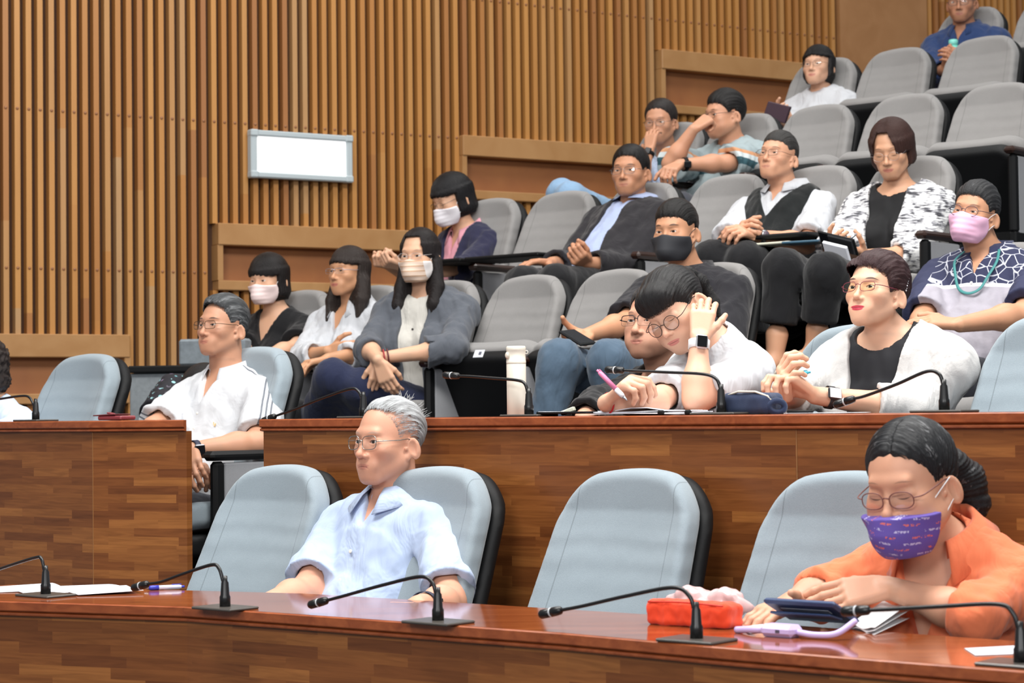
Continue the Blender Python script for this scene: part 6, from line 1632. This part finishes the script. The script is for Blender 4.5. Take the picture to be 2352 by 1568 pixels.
m = MB(); m.tube(spline([P-ud*.11+np.array([0, 0, .006])+nd*.01, P-ud*.07+np.array([0, 0, .010]), P-ud*.034+np.array([0, 0, .011])], 8), .007, 10)
m.tube(spline([P+ud*.036+np.array([0, 0, .011]), P+ud*.075+np.array([0, 0, .008]), P+ud*.115+nd*.012+np.array([0, 0, .012]), P+ud*.135+nd*.05+np.array([0, 0, .034])], 8), .0062, 10); m.obj('cable', lav, t, P)
P = onA(2020, 1446); m = MB(); P_ = [hitz(1958, 1446, ZA), hitz(2010, 1458, ZA), hitz(2090, 1432, ZA), hitz(2030, 1424, ZA)]
for j in range(3): mm = sheet_quad(P_, ZA+.002+.004*j, .0012, lambda u, v, j=j: .026*v*(.4+.3*j)+.004*math.sin(6*u+j)); m.add(np.concatenate(mm.v), mm.f, 0, True)
tag(m.obj('tissue', plain('tissue_white', (226, 228, 230), .9), None, P), 'folded white tissue beside the tablet, under the orange sleeve', 'tissue')
q = [hitz(x, y, ZA) for x, y in ((2215, 1490), (2240, 1506), (2400, 1500), (2370, 1482))]; tag(sheet_quad(q, ZA+.0006, .001).obj('paper_sheet', paper_m, None, q[0]), 'small white paper at the base of the last front microphone', 'paper')
q = [hitz(x, y, ZA) for x, y in ((1690, 1442), (1720, 1456), (1800, 1446), (1770, 1432))]; tag(sheet_quad(q, ZA+.0006, .001).obj('paper_sheet', paper_m, None, q[0]), 'white paper slip between the orange pouch and the tablet', 'paper')
# --- on the second desk
def onB(px, q=QB+.15): P = hit(px, 950, q); P[2] = ZBK; return P
P = onB(1187, QB+.14); t = thing('vacuum_flask', 'tall cream vacuum flask standing on the second desk', 'flask', P); cream = plain('flask_cream', (226, 220, 206), .3); r0 = .0255*5.3/5.2
sc_ = 1.0; m = MB(); m.lathe([(.024, 0), (.0265, .003), (.0265, .142), (.0262, .1425)], P, None, 32); m.obj('body', cream, t, P)
m = MB(); m.lathe([(.0262, .1430), (.0268, .144), (.0268, .151), (.0262, .1515), (.0262, .178), (.0268, .179), (.0268, .187), (.0245, .191), (.001, .1915)], P, None, 32); m.obj('lid', cream, t, P)
m = MB(); lw = unit(np.array([-1, -.55, 0])); RR = np.stack([unit(np.cross([0, 0, 1], lw)), np.array([0, 0, 1.0]), lw], 1); m.lathe([(.001, 0), (.0085, 0), (.0092, .003), (.006, .0055), (.001, .006)], P+lw*.0255+np.array([0, 0, .166]), RR, 18); m.obj('lock_button', cream, t, P)
m = MB(); a = np.linspace(0, 2*math.pi, 18, endpoint=False); rt = unit(np.array([1, -.3, 0])); c = P+rt*.0295+np.array([0, 0, .174]); m.tube([c+rt*math.cos(x)*.004+np.array([0, 0, math.sin(x)*.0045]) for x in a], .0012, 6, closed=True); m.obj('strap_loop', cream, t, P)
# dark red wallet
P = onB(268, QB+.10); W = thing('wallet', 'dark red leather wallet lying on the short desk', 'wallet', P); R = rot('z', -34); wl = plain('leather_maroon', (124, 52, 58), .45)
m = MB(); m.box(P+np.array([0, 0, .0085]), (.105, .07, .014), R, bev=.004); m.obj('body', wl, W, P)
m = MB(); m.box(P+np.array([0, 0, .018])+R@np.array([-.022, 0, 0]), (.098, .072, .0035), R@rot('y', -2), bev=.0012); m.obj('flap', plain('leather_maroon_dark', (96, 38, 44), .45), W, P)
m = MB(); m.box(P+np.array([0, 0, .0225])+R@np.array([-.02, -.005, 0]), (.022, .02, .005), R@rot('y', 10), bev=.0015); m.obj('tab', wl, W, P)
# papers, folder and clips under the writing hand
fr0, fr1 = QB+.03, QB+.26
def patch(x0, x1, qa, qb): return [np.array([*hit(x, 950, q_)[:2], ZBK]) for x, q_ in ((x0, qa), (x1, qa), (x1+10, qb), (x0+10, qb))]
q = patch(1232, 1362, fr0, fr1); t = thing('folder', 'flat black-edged folder on the second desk beside the flask', 'folder', q[0])
sheet_quad(q, ZBK+.006, .006).obj('cover', black_plastic, t, q[0]); sheet_quad([lerp(x, np.mean(q, 0), .06) for x in q], ZBK+.0075, .0015, lambda u, v: .002+.006*(1-u)*.3).obj('sheet', paper_m, t, q[0])
for i in range(4):
    q = patch(1355+6*i, 1640-12*i, fr0+.004*i, fr1); lab = ['lowest stack of papers under the writing hand', 'second layer of papers under the writing hand', 'third layer of papers under the writing hand', 'curled topmost paper under the pink pen'][i]
    mm = sheet_quad(q, ZBK+.0015+.003*i, .0022, lambda u, v, i=i: (.010*math.exp(-((u-.42)/.16)**2) if i == 3 else .0015*math.sin(5*u+2*i)+.0015)); tag(mm.obj('paper_stack', paper_m, None, q[0]), lab, 'paper', 'papers under the writing hand')
for px, lab in ((1518, 'black binder clip on the papers, nearer the pink pen'), (1580, 'black binder clip on the papers, nearer the denim case')):
    P = hit(px, 944, fr0-.004); P[2] = ZBK+.007; m = MB(); m.box(P, (.014, .016, .012), rot('z', -40), bev=.003); m.tube([P+NROW*.008+TROW*.004, P+NROW*.026+TROW*.004, P+NROW*.026-TROW*.004, P+NROW*.008-TROW*.004], .0008, 6); tag(m.obj('binder_clip', black_plastic, None, P), lab, 'clip', 'binder clips on the papers')
P = onB(1305, QB+.2); m = MB(); m.box(P+np.array([0, 0, .013]), (.040, .018, .012), rot('z', -20)@rot('y', -20), bev=.002); tag(m.obj('eraser', plain('eraser_grey', (196, 198, 180), .7), None, P), 'pale green-grey eraser beside the flask papers', 'eraser')
# pink pen in the writing hand, blue pen in the clasped hands
pk = plain('pen_pink', (226, 130, 170), .35); hn = at(1380, 856, 5.14)
pen('ballpoint_pen', 'pink and white pen held by the writing woman', at(1374, 852, 5.16), at(1441, 920, 5.12), .0062, [pk, pk, plain('pen_white', (230, 226, 230), .35), steel], std)
tq = plain('pen_turquoise', (70, 180, 206), .35); pen('ballpoint_pen', 'turquoise pen between the clasped hands of the woman in white', at(1858, 855, 5.21), at(1766, 872, 5.16), .0055, [tq, tq, plain('pen_turq_pale', (150, 206, 218), .35), steel], std)
# denim pencil case
P = onB(1738, QB+.12); t = thing('pencil_case', 'denim pencil case with a cream rim beside the writing woman', 'pencil case', P); F3 = np.stack([TROW, NROW, np.array([0, 0, 1])], 1)
def case_sdf(p):
    q = (p-P)@F3; d = rbox(q, (-.012, .0, .026), (.072, .040, .027), .018); return d+.002*smoothnoise(q, 80, 3.0)+.02*np.clip(q[:, 0]-.02, 0, 1)*.4
V, Q = surf(case_sdf, P-np.array([.14, .14, .02]), P+np.array([.14, .14, .08]), .004, marg=1.4); np_mesh('body', V, Q, fabric('denim_navy', (48, 58, 84), 900, .9, .1, .4, .3), t, origin=P)
m = MB(); m.tube(P+np.array([[-.072, -.03, .045], [-.03, -.034, .056], [.02, -.034, .055], [.052, -.03, .044], [.060, -.02, .03]])@F3.T*1.0, .0045, 8, flat=.6); m.obj('rim', plain('canvas_cream', (206, 200, 186), .8), t, P)
m = MB(); c = P+F3@np.array([.066, -.012, .018]); a = np.linspace(0, 2*math.pi, 24, endpoint=False); m.tube([c+F3@np.array([.0, .016*math.cos(x), .0])+np.array([0, 0, .014*math.sin(x)])+F3@np.array([.012*math.cos(x*1.0), 0, 0]) for x in a], .008, 10, closed=True); m.obj('rolled_end', fabric('denim_dark', (40, 50, 76), 900, .9, .1, .4, .3), t, P)
P = onB(1838, QB+.09); m = MB(); d = TROW; m.tube([P-d*.035+np.array([0, 0, .005]), P+d*.035+np.array([0, 0, .005])], [.0045, .0035], 10); tag(m.obj('marker_pen', black_plastic, None, P), 'slim black pen lying between the denim case and the watch', 'pen')
q = patch(1800, 1990, QB+.07, QB+.24); tag(sheet_quad(q, ZBK+.0012, .001).obj('paper_sheet', paper_m, None, q[0]), 'white paper under the clasped hands of the woman in white', 'paper')
# --- in the rows above
def at_hand(px, py, Y): return at(px, py, Y)
def flat_item(name, label, cat, c, size, R, mats, parts=None, bev=.003):
    o = thing(name, label, cat, c); m = MB(); m.box(c, size, R, bev=bev); m.obj('body', mats[0], o, c)
    if len(mats) > 1: m = MB(); m.box(c+R[:, 2]*size[2]*.52, (size[0]*.9, size[1]*.9, .001), R); m.obj('screen', mats[1], o, c)
    return o
scr = plain('screen_black', (14, 15, 18), .12)
R = np.stack([unit([.8, -.4, -.25]), unit([-.3, -.5, .8]), np.cross(unit([.8, -.4, -.25]), unit([-.3, -.5, .8]))], 1)
flat_item('mobile_phone', 'black phone held by the woman in the patterned jacket', 'phone', at(1925, 558, 7.86), (.15, .074, .010), R, [black_plastic, scr])
flat_item('notepad', 'white notepad under the phone of the woman in the patterned jacket', 'notepad', at(1922, 578, 7.85), (.10, .07, .016), R, [paper_m])
pen('ballpoint_pen', 'silver pen in the hand of the woman in the patterned jacket', at(1966, 538, 7.86), at(1935, 562, 7.86), .005, [steel]*4, std)
R = np.stack([unit([.75, .6, .1]), unit([-.5, .7, .35]), np.cross(unit([.75, .6, .1]), unit([-.5, .7, .35]))], 1)
flat_item('mobile_phone', 'dark phone held by the man in the black mask', 'phone', at(1326, 775, 7.26), (.074, .14, .009), R, [black_plastic, scr])
c = at(1785, 258, 10.42); flat_item('book', 'small dark book held by the woman in the white top', 'book', c, (.13, .09, .02), np.stack([unit([.8, -.5, -.3]), unit([.3, -.3, .9]), np.cross(unit([.8, -.5, -.3]), unit([.3, -.3, .9]))], 1), [plain('book_plum', (64, 44, 56), .6)])
c = at(2190, 118, 11.25)-np.array([0, 0, .04]); t = thing('water_bottle', 'mint green bottle held by the man in the dark blue shirt', 'bottle', c); mint = plain('bottle_mint', (112, 206, 190), .35)
m = MB(); m.lathe([(.030, -.07), (.034, -.066), (.034, .055), (.028, .07)], c, None, 22); m.obj('body', mint, t, c); m = MB(); m.lathe([(.026, .07), (.026, .10), (.020, .105), (.001, .106)], c, None, 22); m.obj('cap', plain('cap_mint', (130, 214, 200), .4), t, c)
# bags on the laps in the row of the blazer
def bag(label, c, r, mat, seed, name='cloth_bag'):
    f = lambda p: ell(p-c, (0, 0, 0), r)+.010*smoothnoise(p-c, 45, seed)+.005*smoothnoise(p-c, 100, seed+2)
    V, Q = surf(f, c-np.array(r)-.05, c+np.array(r)+.05, .008, marg=1.5); return tag(np_mesh(name, V, Q, mat, None, origin=c), label, 'bag')
canvas = fabric('bag_cream', (216, 208, 184), 600, .9, .04, .3, .3)
bag('cream cloth bag on the lap of the woman in the white blouse', at(738, 856, 8.55), (.10, .08, .055), canvas, 1.0)
bag('beige soft bag beside the woman in the dark grey blazer', at(922, 862, 8.2), (.055, .07, .10), fabric('bag_beige', (204, 194, 172), 600, .9, .05, .3, .4), 2.0)
bag('black bag on the lap of the man in the black mask', at(1384, 802, 7.12), (.075, .06, .055), fabric('bag_black', (26, 26, 30), 600, .9, .05, .3, .3), 3.0)
bag('folded blue cloth on top of the black bag', at(1400, 773, 7.14), (.08, .05, .020), fabric('cloth_blue', (44, 66, 130), 600, .9, .05, .3, .4), 4.0, 'folded_cloth')
bag('purple jacket bundled on the lap of the woman in the navy cardigan', at(884, 632, 9.5), (.13, .10, .045), fabric('cloth_purple', (62, 58, 88), 600, .9, .05, .3, .4), 5.0, 'folded_jacket')
# books on the writing tablet of the man in the vest
for i, (px, py, lab, cl) in enumerate(((1790, 560, 'cream booklet lying on the writing tablet before the vest', (206, 204, 186)), (1850, 557, 'dark blue booklet on the writing tablet before the vest', (50, 84, 104)))):
    c = at(px, py, 8.26-.12*i); flat_item('booklet', lab, 'book', c, (.16, .11, .010), rot('z', -40+8*i), [plain('booklet_%d' % i, cl, .5)])
# seat number plate under the folded empty seat in front of the flask
P = hit(1100, 812, 5.98); o = thing('number_plate', 'small white number plate on the folded seat beside the cream flask', 'label', P); m = MB(); Rz = rot('z', -40)
m.box(P, (.05, .003, .034), Rz@rot('x', -28), bev=.001); m.obj('plate', plain('plate_white', (206, 208, 214), .5), o, P)
m = MB(); m.box(P+Rz@np.array([.008, -.0022, .002]), (.012, .001, .012), Rz@rot('x', -28)); m.obj('mark', plain('plate_mark', (90, 92, 104), .5), o, P)
# low grey side counter between the wallet desk and the floral sleeve
P = at(440, 850, 8.75); o = thing('side_counter', 'low grey counter with a black top behind the white polo, by the slatted wall', 'counter', (P[0], P[1], FL['C'])); oo = np.array([P[0], P[1], FL['C']]); Rz = rot('z', -12)
m = MB(); m.box((P[0], P[1], P[2]+.004), (.46, .30, .03), Rz, bev=.006); m.obj('top', black_plastic, o, oo)
m = MB(); m.box((P[0]-.02, P[1]+.01, (FL['C']+P[2]-.012)/2), (.42, .26, P[2]-.012-FL['C']), Rz, bev=.006); m.obj('panel', fabric('counter_grey', (132, 138, 142), 60, .8, .08, .1), o, oo)
m = MB(); m.box((P[0]+.09, P[1]+.08, P[2]+.078), (.30, .10, .115), Rz, bev=.01); m.obj('back_box', fabric('box_grey', (122, 130, 136), 40, .8, .12, .2), o, oo)
